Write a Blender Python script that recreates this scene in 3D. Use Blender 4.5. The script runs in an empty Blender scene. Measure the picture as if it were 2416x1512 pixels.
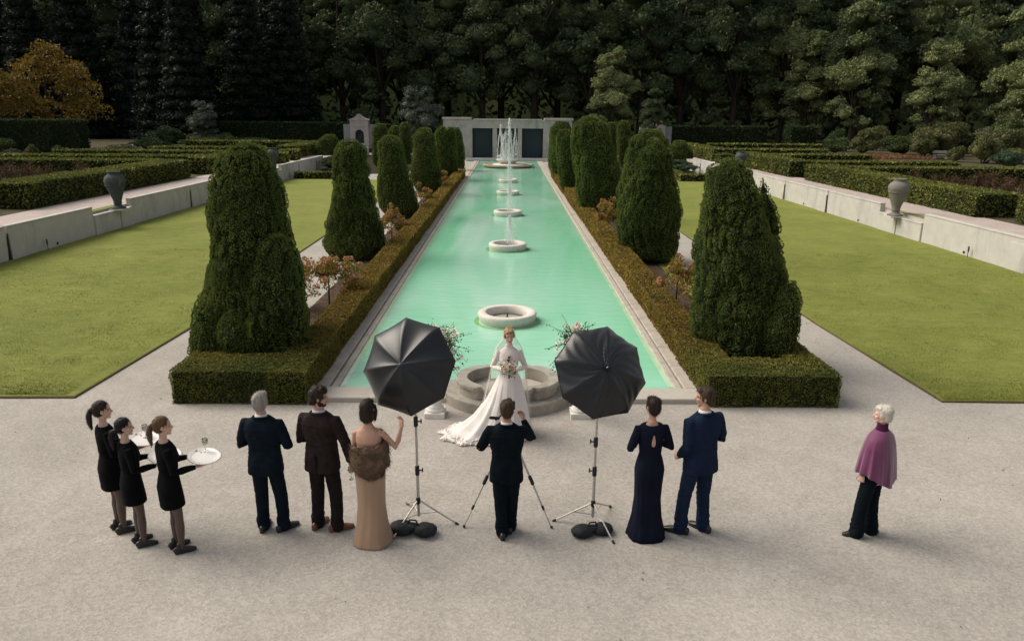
import bpy, bmesh, math, random
import numpy as np
from mathutils import Vector, Matrix, Euler, noise as mnoise
R = math.radians
sc = bpy.context.scene
COL = sc.collection

# ------------------------------------------------------------------ camera
CAMH = 4.776
FPX = 1700.0
F = FPX / 2416.0                         # focal length over picture width
pitch = math.atan(486 / FPX)
yaw = math.atan(12 / (FPX / math.cos(pitch)))
roll = R(0.45)
fw = Vector((math.sin(yaw) * math.cos(pitch), math.cos(yaw) * math.cos(pitch), -math.sin(pitch)))
rt = Vector((math.cos(yaw), -math.sin(yaw), 0))
up = rt.cross(fw)
rt2 = rt * math.cos(roll) + up * math.sin(roll)
up2 = -rt * math.sin(roll) + up * math.cos(roll)
cd = bpy.data.cameras.new('camera')
cam = bpy.data.objects.new('camera', cd)
COL.objects.link(cam)
M = Matrix((rt2, up2, -fw)).transposed().to_4x4()
M.translation = Vector((0, 0, CAMH))
cam.matrix_world = M
cd.sensor_width = 36
cd.lens = 36 * F
cd.clip_end = 2000
sc.camera = cam
sc.render.resolution_x = 1024
sc.render.resolution_y = 640

# ------------------------------------------------------------------ light
SUN_AZ = R(-72)      # clockwise from +Y: the sun stands to the left, beyond the garden
SUN_EL = R(46)
w = bpy.data.worlds.new("World")
sc.world = w
w.use_nodes = True
nt = w.node_tree
sky = nt.nodes.new('ShaderNodeTexSky')
sky.sky_type = 'NISHITA'
sky.sun_disc = False
sky.sun_elevation = SUN_EL
sky.sun_rotation = SUN_AZ
sky.air_density = 1.0
sky.dust_density = 4.0
sky.ozone_density = 1.0
bg = nt.nodes['Background']
hs = nt.nodes.new('ShaderNodeHueSaturation')      # thin high cloud: a paler sky
hs.inputs['Saturation'].default_value = .28
nt.links.new(sky.outputs[0], hs.inputs['Color'])
nt.links.new(hs.outputs[0], bg.inputs[0])
bg.inputs[1].default_value = 0.10
sd = bpy.data.lights.new('sun', 'SUN')
sd.energy = 2.0
sd.angle = R(45)
sd.color = (1.0, 0.89, 0.72)
sun = bpy.data.objects.new('sun', sd)
COL.objects.link(sun)
sdir = Vector((math.sin(SUN_AZ) * math.cos(SUN_EL), math.cos(SUN_AZ) * math.cos(SUN_EL), math.sin(SUN_EL)))
sun.rotation_euler = sdir.to_track_quat('Z', 'Y').to_euler()
sun.location = (-20, 10, 30)
sc.view_settings.view_transform = 'Standard'
sc.view_settings.look = 'None'
sc.view_settings.exposure = 0.52
sc.view_settings.gamma = 1.0
sc.view_settings.use_curve_mapping = False

# ------------------------------------------------------------------ depth stretch from the camera
# Most positions below were taken from image pixels, assuming a slightly wider lens (1450) and a camera 4.71 m up.
# sy() stretches ground depths away from the camera, resurvey() moves
# and rescales raised things so each keeps its image pixel.
F0, H0 = 1450.0, 4.71
C0, S0 = math.cos(math.atan(486 / F0)), math.sin(math.atan(486 / F0))
C1, S1 = math.cos(pitch), math.sin(pitch)
def sy(y): return ((FPX / F0) * (y * C0 + H0 * S0) - CAMH * S1) / C1
def keep_pixel(x, y, z, yn=None):
    h = H0 - z
    D = y * C0 + h * S0
    v = F0 * h / (C0 * D)
    yn = sy(y) if yn is None else yn
    hn = v * C1 * C1 * yn / (FPX - v * C1 * S1)
    Dn = yn * C1 + hn * S1
    k = Dn * F0 / (FPX * D)
    return x * k, yn, CAMH - hn, k

# ------------------------------------------------------------------ noise helpers (numpy)
def _h(i, j, k, s):
    n = (i.astype(np.int64) * 73856093) ^ (j.astype(np.int64) * 19349663) ^ (k.astype(np.int64) * 83492791) ^ (s * 2654435761)
    n = (n ^ (n >> 13)) * 1274126177
    n = n ^ (n >> 16)
    return (n & 0xffffff) / float(0xffffff)

def vnoise(P, scale, seed=0):
    Q = P / scale
    I = np.floor(Q).astype(np.int64)
    f = Q - I
    f = f * f * (3 - 2 * f)
    r = 0
    for a in (0, 1):
        for b in (0, 1):
            for c in (0, 1):
                wgt = (f[:, 0] if a else 1 - f[:, 0]) * (f[:, 1] if b else 1 - f[:, 1]) * (f[:, 2] if c else 1 - f[:, 2])
                r = r + wgt * _h(I[:, 0] + a, I[:, 1] + b, I[:, 2] + c, seed)
    return r * 2 - 1

def worley(P, scale, seed=0):
    Q = P / scale
    I = np.floor(Q).astype(np.int64)
    best = np.full(len(P), 9.0)
    for a in (-1, 0, 1):
        for b in (-1, 0, 1):
            for c in (-1, 0, 1):
                i, j, k = I[:, 0] + a, I[:, 1] + b, I[:, 2] + c
                d = ((i + _h(i, j, k, seed + 1) - Q[:, 0]) ** 2 + (j + _h(i, j, k, seed + 2) - Q[:, 1]) ** 2 + (k + _h(i, j, k, seed + 3) - Q[:, 2]) ** 2)
                best = np.minimum(best, d)
    return np.sqrt(best)

def cracks(P, scale, seed=0, w=.16):
    Q = P / scale
    I = np.floor(Q).astype(np.int64)
    b1 = np.full(len(P), 9.0); b2 = np.full(len(P), 9.0)
    for a in (-1, 0, 1):
        for b in (-1, 0, 1):
            for c in (-1, 0, 1):
                i, j, k = I[:, 0] + a, I[:, 1] + b, I[:, 2] + c
                d = ((i + _h(i, j, k, seed + 1) - Q[:, 0]) ** 2 + (j + _h(i, j, k, seed + 2) - Q[:, 1]) ** 2 + (k + _h(i, j, k, seed + 3) - Q[:, 2]) ** 2)
                b2 = np.where(d < b1, b1, np.minimum(b2, d)); b1 = np.minimum(b1, d)
    return np.exp(-((np.sqrt(b2) - np.sqrt(b1)) / w) ** 2)

# ------------------------------------------------------------------ materials
MATS = {}
def nmat(name, base=(.5, .5, .5), rough=.7, spec=.3, metal=0.0):
    m = bpy.data.materials.new(name)
    m.use_nodes = True
    b = m.node_tree.nodes['Principled BSDF']
    b.inputs['Base Color'].default_value = (*base, 1)
    b.inputs['Roughness'].default_value = rough
    b.inputs['Specular IOR Level'].default_value = spec
    b.inputs['Metallic'].default_value = metal
    MATS[name] = m
    return m, m.node_tree, b

def ramp(nt, cols, fac):
    r = nt.nodes.new('ShaderNodeValToRGB')
    el = r.color_ramp.elements
    while len(el) < len(cols): el.new(.5)
    for e, (p, c) in zip(el, cols):
        e.position = p
        e.color = (*c, 1)
    nt.links.new(fac, r.inputs[0])
    return r.outputs[0]

def tex(nt, scale, detail=4, rough=.55, stretch=None, dist=0.0, coord='Object'):
    tc = nt.nodes.new('ShaderNodeTexCoord')
    src = tc.outputs[coord]
    if stretch:
        mp = nt.nodes.new('ShaderNodeMapping')
        mp.inputs['Scale'].default_value = stretch
        nt.links.new(src, mp.inputs[0])
        src = mp.outputs[0]
    n = nt.nodes.new('ShaderNodeTexNoise')
    n.inputs['Scale'].default_value = scale
    n.inputs['Detail'].default_value = detail
    n.inputs['Roughness'].default_value = rough
    n.inputs['Distortion'].default_value = dist
    nt.links.new(src, n.inputs['Vector'])
    return n.outputs[0]

def bump(nt, b, h, strength=.4, dist=.02, prev=None):
    bp = nt.nodes.new('ShaderNodeBump')
    bp.inputs['Strength'].default_value = strength
    bp.inputs['Distance'].default_value = dist
    nt.links.new(h, bp.inputs['Height'])
    if prev: nt.links.new(prev, bp.inputs['Normal'])
    nt.links.new(bp.outputs[0], b.inputs['Normal'])
    return bp.outputs[0]

def mixf(nt, a, b, f=.5):
    m = nt.nodes.new('ShaderNodeMath')
    m.operation = 'MULTIPLY_ADD'
    m2 = nt.nodes.new('ShaderNodeMath'); m2.operation = 'MULTIPLY'
    nt.links.new(b, m2.inputs[0]); m2.inputs[1].default_value = f
    nt.links.new(a, m.inputs[0]); m.inputs[1].default_value = 1 - f
    nt.links.new(m2.outputs[0], m.inputs[2])
    return m.outputs[0]

def mixc(nt, fac, a, b, mode='MIX'):
    m = nt.nodes.new('ShaderNodeMix')
    m.data_type = 'RGBA'
    m.blend_type = mode
    if isinstance(fac, float): m.inputs[0].default_value = fac
    else: nt.links.new(fac, m.inputs[0])
    for s, v in ((6, a), (7, b)):
        if isinstance(v, tuple): m.inputs[s].default_value = (*v, 1)
        else: nt.links.new(v, m.inputs[s])
    return m.outputs[2]

def foliage(name, cols, nscale=.8, f=.45, rough=.65, trans=0.25):
    """per-leaf colour drifting with patches a hand to a metre wide"""
    m, nt, b = nmat(name, rough=rough, spec=.25)
    g = nt.nodes.new('ShaderNodeNewGeometry')
    n = tex(nt, nscale, 3)
    mp = nt.nodes.new('ShaderNodeMapRange')
    mp.inputs[1].default_value = .3; mp.inputs[2].default_value = .7
    nt.links.new(n, mp.inputs[0])
    fac = mixf(nt, g.outputs['Random Per Island'], mp.outputs[0], f)
    c = ramp(nt, cols, fac)
    nt.links.new(c, b.inputs['Base Color'])
    if trans:
        t = nt.nodes.new('ShaderNodeBsdfTranslucent')
        nt.links.new(c, t.inputs[0])
        mx = nt.nodes.new('ShaderNodeMixShader')
        mx.inputs[0].default_value = trans
        nt.links.new(b.outputs[0], mx.inputs[1]); nt.links.new(t.outputs[0], mx.inputs[2])
        nt.links.new(mx.outputs[0], nt.nodes['Material Output'].inputs[0])
    return m

def noisy(name, cols, scale=6, rough=.8, spec=.2, bs=.3, bd=.01, bscale=None, detail=6, stretch=None, metal=0.0, rng=(.3, .7)):
    m, nt, b = nmat(name, rough=rough, spec=spec, metal=metal)
    n = tex(nt, scale, detail, .6, stretch)
    k = len(cols)
    lo, hi = rng
    c = ramp(nt, [(lo + (hi - lo) * i / (k - 1), cc) for i, cc in enumerate(cols)], n)
    nt.links.new(c, b.inputs['Base Color'])
    if bs:
        bump(nt, b, tex(nt, bscale or scale * 6, 5, .6, stretch), bs, bd)
    return m

# gravel
def gravel_mat(name, a, b_, c_):
    m, nt, b = nmat(name, rough=.95, spec=.15)
    tc = nt.nodes.new('ShaderNodeTexCoord')
    v = nt.nodes.new('ShaderNodeTexVoronoi'); v.inputs['Scale'].default_value = 42
    nt.links.new(tc.outputs['Object'], v.inputs['Vector'])
    v2 = nt.nodes.new('ShaderNodeTexVoronoi'); v2.inputs['Scale'].default_value = 17
    nt.links.new(tc.outputs['Object'], v2.inputs['Vector'])
    grain = tex(nt, 16, 8, .72)
    large = tex(nt, .55, 5, .65, dist=.6)
    mid = tex(nt, 3.0, 5, .7, dist=.4)
    f = mixf(nt, grain, mid, .35)
    f = mixf(nt, f, large, .42)
    c = ramp(nt, [(.36, a), (.5, b_), (.62, c_)], f)
    sepc = nt.nodes.new('ShaderNodeSeparateColor')
    nt.links.new(v.outputs['Color'], sepc.inputs[0])
    st = ramp(nt, [(0, (.62, .60, .58)), (.5, (1, 1, 1)), (1, (1.35, 1.33, 1.3))], sepc.outputs[0])
    c = mixc(nt, .38, c, st, 'MULTIPLY')
    nt.links.new(c, b.inputs['Base Color'])
    h = mixf(nt, v.outputs['Distance'], v2.outputs['Distance'], .4)
    n1 = bump(nt, b, h, .42, .012)
    bump(nt, b, mid, .22, .03, n1)
    return m
GRAVEL = gravel_mat('gravel', (.285, .262, .234), (.358, .331, .298), (.42, .39, .352))
PATHGRAVEL = gravel_mat('path_gravel', (.36, .30, .27), (.43, .365, .335), (.50, .43, .40))

def lawn_mat():
    m, nt, b = nmat('lawn_grass', rough=.9, spec=.15)
    big = tex(nt, .35, 4, .6, dist=.8)
    mid = tex(nt, 2.0, 6, .72, (1, 2.3, 1), dist=1.0)
    fine = tex(nt, 34, 6, .75)
    f = mixf(nt, mid, fine, .4)
    f = mixf(nt, f, big, .28)
    c = ramp(nt, [(.36, (.115, .142, .030)), (.45, (.172, .197, .042)), (.55, (.225, .243, .058)), (.66, (.31, .30, .085))], f)
    nt.links.new(c, b.inputs['Base Color'])
    bump(nt, b, fine, .8, .04)
    return m
LAWN = lawn_mat()

def water_mat():
    m, nt, b = nmat('pool_water', rough=.06, spec=.5)
    b.inputs['IOR'].default_value = 1.33
    n = tex(nt, .30, 3, .5, (1, .22, 1), dist=.9)
    c = ramp(nt, [(.34, (.20, .56, .34)), (.48, (.29, .61, .43)), (.64, (.44, .67, .55))], n)
    nt.links.new(c, b.inputs['Base Color'])
    r1 = tex(nt, 1.6, 4, .6, (1, 2.6, 1), dist=.5)
    r2 = tex(nt, 7.0, 3, .55, (1, 2.2, 1), dist=.3)
    n1 = bump(nt, b, r1, .13, .10)
    bump(nt, b, r2, .06, .02, n1)
    return m
WATER = water_mat()

def stone_mat(name, a, b_, stain, amt=.5, scale=1.2, drip=True, rough=.85):
    m, nt, b = nmat(name, rough=rough, spec=.25)
    n = tex(nt, scale * 3, 8, .65)
    c = ramp(nt, [(.3, a), (.7, b_)], n)
    s = tex(nt, scale, 6, .7, (1.0, 1.0, .35) if drip else None, dist=.8)
    mp = nt.nodes.new('ShaderNodeMapRange')
    mp.inputs[1].default_value = .52; mp.inputs[2].default_value = .72
    mp.inputs[4].default_value = amt
    nt.links.new(s, mp.inputs[0])
    c = mixc(nt, mp.outputs[0], c, stain)
    nt.links.new(c, b.inputs['Base Color'])
    bump(nt, b, tex(nt, 30, 6, .7), .3, .006)
    return m
WALLST = stone_mat('wall_render', (.43, .41, .375), (.52, .495, .45), (.25, .25, .235), .75, .8)
COPING = stone_mat('coping_stone', (.36, .32, .275), (.47, .42, .36), (.20, .18, .155), .65, 1.6, False)
BASINST = stone_mat('basin_stone', (.30, .275, .235), (.40, .365, .315), (.16, .148, .125), .65, 2.5)
RINGST = stone_mat('ring_stone', (.60, .56, .50), (.70, .66, .60), (.40, .37, .32), .4, 2.0)
PAVST = stone_mat('pavilion_stone', (.36, .345, .31), (.47, .45, .41), (.15, .23, .21), .8, .5)
NICHEST = stone_mat('niche_stone', (.36, .32, .30), (.46, .41, .385), (.22, .21, .21), .5, .5)
URN_L = stone_mat('urn_lead', (.045, .055, .058), (.075, .085, .085), (.24, .23, .20), .5, 1.8)
URN_R = stone_mat('urn_stone', (.15, .142, .12), (.215, .20, .17), (.07, .08, .085), .5, 1.5)
PEDW = stone_mat('white_plaster', (.66, .63, .58), (.74, .71, .66), (.5, .48, .44), .3, 3)
SOIL = noisy('bed_soil', [(.045, .03, .022), (.085, .06, .042), (.15, .105, .07)], 9, .95, .1, .8, .04)
EDGE = noisy('turf_edge_soil', [(.09, .065, .035), (.15, .115, .06)], 12, .95, .1, .5, .02)
TERR = noisy('terrace_soil', [(.05, .048, .028), (.10, .085, .05)], 3, .95, .1, .5, .03)
WOODFL = noisy('forest_floor', [(.02, .02, .012), (.045, .04, .02)], 1.5, .95, .1, .5, .05)
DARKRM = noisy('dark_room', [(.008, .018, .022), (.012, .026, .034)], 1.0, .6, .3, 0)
DOORBL = noisy('blue_door_paint', [(.008, .022, .028), (.011, .032, .044)], .6, .5, .4, 0)
BARK = noisy('bark', [(.03, .024, .018), (.075, .06, .045)], 9, .95, .1, .8, .03, stretch=(1, 1, .2))
DARKMETAL = noisy('black_plastic', [(.008, .008, .009), (.014, .014, .015)], 30, .45, .4, 0)
STEEL = noisy('satin_steel', [(.46, .44, .41), (.56, .54, .50)], 12, .38, .5, .05, .002, metal=.55)
BLACKNYL = noisy('black_nylon', [(.008, .010, .012), (.016, .018, .02)], 40, .7, .3, .3, .004)
GLASSM, _nt, _b = nmat('clear_glass', (.95, .95, .92), .05, .5)
_b.inputs['Transmission Weight'].default_value = .85
WINE = nmat('white_wine', (.55, .42, .12), .1, .5)[0]
WINE.node_tree.nodes['Principled BSDF'].inputs['Transmission Weight'].default_value = .3
PORCEL = noisy('white_china', [(.66, .63, .60), (.72, .69, .66)], 8, .25, .5, 0)

HEDGE_L = foliage('hedge_leaves', [(0, (.030, .036, .006)), (.4, (.062, .064, .010)), (.7, (.115, .098, .014)), (1, (.19, .145, .022))], .9)
def hedge_two(name, colsA, colsB, y0, y1):  # front leaves greener by nature, also darkened for the missing sun
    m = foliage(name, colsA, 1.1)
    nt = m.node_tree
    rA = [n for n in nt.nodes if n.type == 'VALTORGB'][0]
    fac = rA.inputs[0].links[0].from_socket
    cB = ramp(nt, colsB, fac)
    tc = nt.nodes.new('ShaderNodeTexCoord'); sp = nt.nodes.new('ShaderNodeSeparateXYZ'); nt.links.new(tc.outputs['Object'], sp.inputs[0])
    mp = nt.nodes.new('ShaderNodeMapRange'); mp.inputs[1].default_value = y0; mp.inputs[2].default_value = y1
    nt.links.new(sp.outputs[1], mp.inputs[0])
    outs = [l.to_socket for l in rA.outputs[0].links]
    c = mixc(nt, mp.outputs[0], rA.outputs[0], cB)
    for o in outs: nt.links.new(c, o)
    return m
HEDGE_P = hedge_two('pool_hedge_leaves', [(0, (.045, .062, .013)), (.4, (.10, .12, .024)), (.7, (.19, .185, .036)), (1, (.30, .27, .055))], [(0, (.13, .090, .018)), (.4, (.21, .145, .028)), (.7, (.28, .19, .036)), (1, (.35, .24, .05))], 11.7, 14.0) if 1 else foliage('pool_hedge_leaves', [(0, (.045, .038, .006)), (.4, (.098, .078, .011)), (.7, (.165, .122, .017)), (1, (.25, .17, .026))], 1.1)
CEDAR = foliage('cedar_leaves', [(0, (.030, .052, .012)), (.4, (.082, .120, .024)), (.75, (.17, .205, .042)), (1, (.33, .31, .08))], 1.3)
TWIGSHADE = noisy('twig_shade', [(.010, .016, .008), (.026, .032, .016)], 14, .95, .05, .6, .03)  # twig brown, darkened to paint shade into the gaps between leaves
PARTERRE = foliage('parterre_leaves', [(0, (.05, .068, .015)), (.5, (.13, .148, .030)), (.85, (.24, .235, .048)), (1, (.34, .30, .07))], .5)
YEW = foliage('yew_leaves', [(0, (.016, .034, .012)), (.6, (.036, .066, .020)), (1, (.07, .10, .03))], .3)
DARKTREE = foliage('dark_wood_leaves', [(0, (.034, .054, .026)), (.55, (.075, .105, .047)), (.85, (.14, .165, .07)), (1, (.21, .21, .09))], .12)
SPRUCE = foliage('spruce_needles', [(0, (.006, .012, .008)), (.6, (.012, .022, .013)), (1, (.024, .036, .02))], .2)
GREENTREE = foliage('green_tree_leaves', [(0, (.085, .115, .05)), (.5, (.19, .225, .095)), (.85, (.32, .33, .14)), (1, (.42, .40, .20))], .2)
AUTUMN = foliage('autumn_leaves', [(0, (.05, .045, .01)), (.4, (.14, .095, .016)), (.8, (.26, .165, .025)), (1, (.36, .26, .06))], .3)
SILVER = foliage('silver_leaves', [(0, (.035, .05, .04)), (.5, (.075, .095, .07)), (1, (.18, .19, .14))], .4)
GREYSH = foliage('grey_green_leaves', [(0, (.07, .075, .04)), (.5, (.16, .155, .09)), (1, (.30, .27, .17))], .5)
OLIVE = foliage('olive_shrub_leaves', [(0, (.05, .058, .02)), (.4, (.105, .115, .042)), (.8, (.18, .175, .07)), (1, (.28, .245, .12))], .4)
BLUEGR = foliage('blue_green_leaves', [(0, (.025, .045, .025)), (.5, (.05, .09, .05)), (1, (.10, .14, .09))], .5)
MIDSHRUB = foliage('mid_green_leaves', [(0, (.028, .045, .015)), (.5, (.06, .09, .028)), (1, (.13, .15, .05))], .5)
CORALLEAF = foliage('hydrangea_leaves', [(0, (.09, .095, .02)), (.5, (.24, .19, .035)), (.8, (.42, .27, .05)), (1, (.50, .22, .08))], 3)
CORAL = foliage('coral_petals', [(0, (.36, .14, .07)), (.5, (.52, .24, .13)), (1, (.62, .36, .22))], 4)
ROSE = foliage('rose_stems', [(0, (.04, .035, .015)), (.5, (.09, .055, .028)), (.85, (.17, .07, .045)), (1, (.30, .20, .15))], 4)
BEDRED = foliage('russet_cover', [(0, (.10, .05, .025)), (.5, (.21, .11, .05)), (1, (.30, .18, .09))], .8)
GRASSB = foliage('grass_blades', [(0, (.115, .135, .026)), (.5, (.185, .205, .042)), (.85, (.245, .255, .055)), (1, (.33, .31, .09))], .8, .5, trans=.15)

# ------------------------------------------------------------------ object helpers
def tag(o, label=None, cat=None, group=None, kind=None):
    if label: o['label'] = label
    if cat: o['category'] = cat
    if group: o['group'] = group
    if kind: o['kind'] = kind
    return o

def thing(name, label, cat, loc=(0, 0, 0), rotz=0, group=None, scale=1.0, raw=False):
    o = bpy.data.objects.new(name, None)
    COL.objects.link(o)
    o.empty_display_size = .2
    o.location = loc if raw else (loc[0], sy(loc[1]), loc[2])
    o.rotation_euler = (0, 0, rotz)
    o.scale = (scale,) * 3
    return tag(o, label, cat, group)

def mesh_np(name, V, Fq, mat, parent=None, smooth=False, loc=None):
    """V (n,3); Fq (m,4) quads"""
    me = bpy.data.meshes.new(name)
    me.vertices.add(len(V))
    me.vertices.foreach_set('co', np.asarray(V, np.float32).ravel())
    Fq = np.asarray(Fq, np.int32)
    k = Fq.shape[1]
    me.loops.add(Fq.size)
    me.loops.foreach_set('vertex_index', Fq.ravel())
    me.polygons.add(len(Fq))
    me.polygons.foreach_set('loop_start', np.arange(0, Fq.size, k, dtype=np.int32))
    me.polygons.foreach_set('loop_total', np.full(len(Fq), k, np.int32))
    me.update(calc_edges=True)
    if smooth: me.polygons.foreach_set('use_smooth', np.ones(len(Fq), bool))
    me.materials.append(mat)
    o = bpy.data.objects.new(name, me)
    COL.objects.link(o)
    if parent: o.parent = parent
    if loc is not None: o.location = loc
    return o

class Geo:
    def __init__(s): s.v = []; s.f = []; s.m = []; s.mi = 0
    def add(s, vs, fs):
        b = len(s.v)
        s.v += [tuple(p) for p in vs]
        s.f += [tuple(i + b for i in f) for f in fs]
        s.m += [s.mi] * len(fs)
    def loft(s, rings, cap=True, closed=True):
        n = len(rings[0]); vs = [p for r in rings for p in r]; fs = []
        for i in range(len(rings) - 1):
            for j in range(n if closed else n - 1):
                a, b = i * n + j, i * n + (j + 1) % n
                fs.append((a, b, b + n, a + n))
        if cap and closed:
            fs.append(tuple(range(n - 1, -1, -1)))
            fs.append(tuple(range((len(rings) - 1) * n, len(rings) * n)))
        s.add(vs, fs)
    def box(s, x0, x1, y0, y1, z0, z1, bev=0.0):
        if bev <= 0:
            s.loft([[(x0, y0, z), (x1, y0, z), (x1, y1, z), (x0, y1, z)] for z in (z0, z1)])
        else:
            e = bev
            def rg(i, z):
                return [(x0 + i + e, y0 + i, z), (x1 - i - e, y0 + i, z), (x1 - i, y0 + i + e, z), (x1 - i, y1 - i - e, z), (x1 - i - e, y1 - i, z), (x0 + i + e, y1 - i, z), (x0 + i, y1 - i - e, z), (x0 + i, y0 + i + e, z)]
            s.loft([rg(0, z0), rg(0, z1 - e), rg(e, z1)])
    def lathe(s, prof, c=(0, 0, 0), n=32, fn=None, cap=True):
        rings = []
        for r, z in prof:
            ring = []
            for i in range(n):
                t = 2 * math.pi * i / n
                k = fn(t, z) if fn else 1
                ring.append((c[0] + r * k * math.cos(t), c[1] + r * k * math.sin(t), c[2] + z))
            rings.append(ring)
        s.loft(rings, cap)
    def tube(s, pts, radii, n=10, caps=True, side=None, flat=None):
        pts = [Vector(p) for p in pts]
        if not isinstance(radii, (list, tuple)): radii = [radii] * len(pts)
        T = []
        for i in range(len(pts)):
            t = (pts[min(i + 1, len(pts) - 1)] - pts[max(i - 1, 0)])
            T.append(t.normalized() if t.length > 1e-9 else Vector((0, 0, 1)))
        u = Vector(side) if side else (Vector((1, 0, 0)) if abs(T[0].x) < .8 else Vector((0, 1, 0)))
        rings = []
        def ring(c, t, ra, rb, u):
            v = t.cross(u).normalized()
            return [tuple(c + u * (ra * math.cos(2 * math.pi * k / n)) + v * (rb * math.sin(2 * math.pi * k / n))) for k in range(n)]
        for i, (p, t) in enumerate(zip(pts, T)):
            u = (u - t * u.dot(t)).normalized()
            r = radii[i]
            ra, rb = r if isinstance(r, tuple) else (r, r * (flat or 1))
            if caps and i == 0:
                for a in (80, 50, 25):
                    rings.append(ring(p - t * (rb * math.sin(R(a))), t, ra * math.cos(R(a)), rb * math.cos(R(a)), u))
            rings.append(ring(p, t, ra, rb, u))
            if caps and i == len(pts) - 1:
                for a in (25, 50, 80):
                    rings.append(ring(p + t * (rb * math.sin(R(a))), t, ra * math.cos(R(a)), rb * math.cos(R(a)), u))
        s.loft(rings)
    def ell(s, c, r, M=None, n=14):
        if not isinstance(r, (tuple, list)): r = (r, r, r)
        rings = []
        for i in range(1, 9):
            ph = math.pi * i / 9 - math.pi / 2
            ring = []
            for j in range(n):
                th = 2 * math.pi * j / n
                p = Vector((r[0] * math.cos(ph) * math.cos(th), r[1] * math.cos(ph) * math.sin(th), r[2] * math.sin(ph))) + Vector(c)
                ring.append(tuple(M @ p) if M else tuple(p))
            rings.append(ring)
        s.loft(rings)
    def obj(s, name, mat, parent=None, smooth=False, loc=None):
        me = bpy.data.meshes.new(name)
        me.from_pydata(s.v, [], s.f)
        mats = mat if isinstance(mat, list) else [mat]
        for m in mats: me.materials.append(m)
        if len(mats) > 1: me.polygons.foreach_set('material_index', s.m)
        if smooth: me.polygons.foreach_set('use_smooth', np.ones(len(me.polygons), bool))
        bm = bmesh.new(); bm.from_mesh(me); bmesh.ops.recalc_face_normals(bm, faces=bm.faces); bm.to_mesh(me); bm.free()
        me.update()
        o = bpy.data.objects.new(name, me)
        COL.objects.link(o)
        if parent: o.parent = parent
        if loc is not None: o.location = loc
        return o
    def remeshed(s, name, mat, parent=None, voxel=.01, smooth=3, factor=.5, post=None, disp=None):
        o = s.obj(name + '_src', mat if not isinstance(mat, list) else mat[0])
        md = o.modifiers.new('r', 'REMESH'); md.mode = 'VOXEL'; md.voxel_size = voxel; md.use_smooth_shade = True
        if smooth:
            sm = o.modifiers.new('s', 'SMOOTH'); sm.iterations = smooth; sm.factor = factor
        dg = bpy.context.evaluated_depsgraph_get()
        me = bpy.data.meshes.new_from_object(o.evaluated_get(dg))
        old = o.data
        bpy.data.objects.remove(o); bpy.data.meshes.remove(old)
        me.name = name
        n = len(me.vertices)
        V = np.empty(n * 3, np.float32); me.vertices.foreach_get('co', V); V = V.reshape(-1, 3).astype(float)
        if disp:
            N = np.empty(n * 3, np.float32); me.vertices.foreach_get('normal', N); N = N.reshape(-1, 3)
            V = V + N * disp(V)[:, None]
            me.vertices.foreach_set('co', V.astype(np.float32).ravel())
        me.materials.clear()
        for m in (mat if isinstance(mat, list) else [mat]): me.materials.append(m)
        me.polygons.foreach_set('use_smooth', np.ones(len(me.polygons), bool))
        if post:
            C = np.empty(len(me.polygons) * 3, np.float32); me.polygons.foreach_get('center', C); C = C.reshape(-1, 3)
            me.polygons.foreach_set('material_index', post(C).astype(np.int32))
        me.update()
        o = bpy.data.objects.new(name, me)
        COL.objects.link(o)
        if parent: o.parent = parent
        return o

def copy_tree(o, parent=None):
    c = o.copy(); COL.objects.link(c)
    if parent is not None: c.parent = parent
    for ch in list(o.children): copy_tree(ch, c)
    return c

# ------------------------------------------------------------------ leaf meshes
def norm(a): return a / np.maximum(np.linalg.norm(a, axis=1, keepdims=True), 1e-9)

def leaf_geo(P, N, size, rng, out=.7, upb=.25, jit=.8, width=.42, dens=None):
    """a small diamond leaf or spray at every point"""
    n = len(P)
    size = np.broadcast_to(size, (n,)) * rng.uniform(.65, 1.35, n)
    d = norm(N * out + np.array([0, 0, upb]) + rng.normal(0, jit, (n, 3)) * .6)
    s = norm(np.cross(d, rng.normal(0, 1, (n, 3))))
    L = size[:, None]
    V = np.stack([P - d * L * .35, P + s * L * width, P + d * L * .75, P - s * L * width], 1).reshape(-1, 3)
    return V, np.arange(n * 4).reshape(-1, 4)

def join_np(parts):
    vs, fs, b = [], [], 0
    for V, Fq in parts:
        vs.append(V); fs.append(Fq + b); b += len(V)
    return np.concatenate(vs), np.concatenate(fs)

def grid_faces(nu, nv, wrap=True):
    i, j = np.meshgrid(np.arange(nv - 1), np.arange(nu if wrap else nu - 1), indexing='ij')
    a = i * nu + j; b = i * nu + (j + 1) % nu
    return np.stack([a, b, b + nu, a + nu], -1).reshape(-1, 4)

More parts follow.
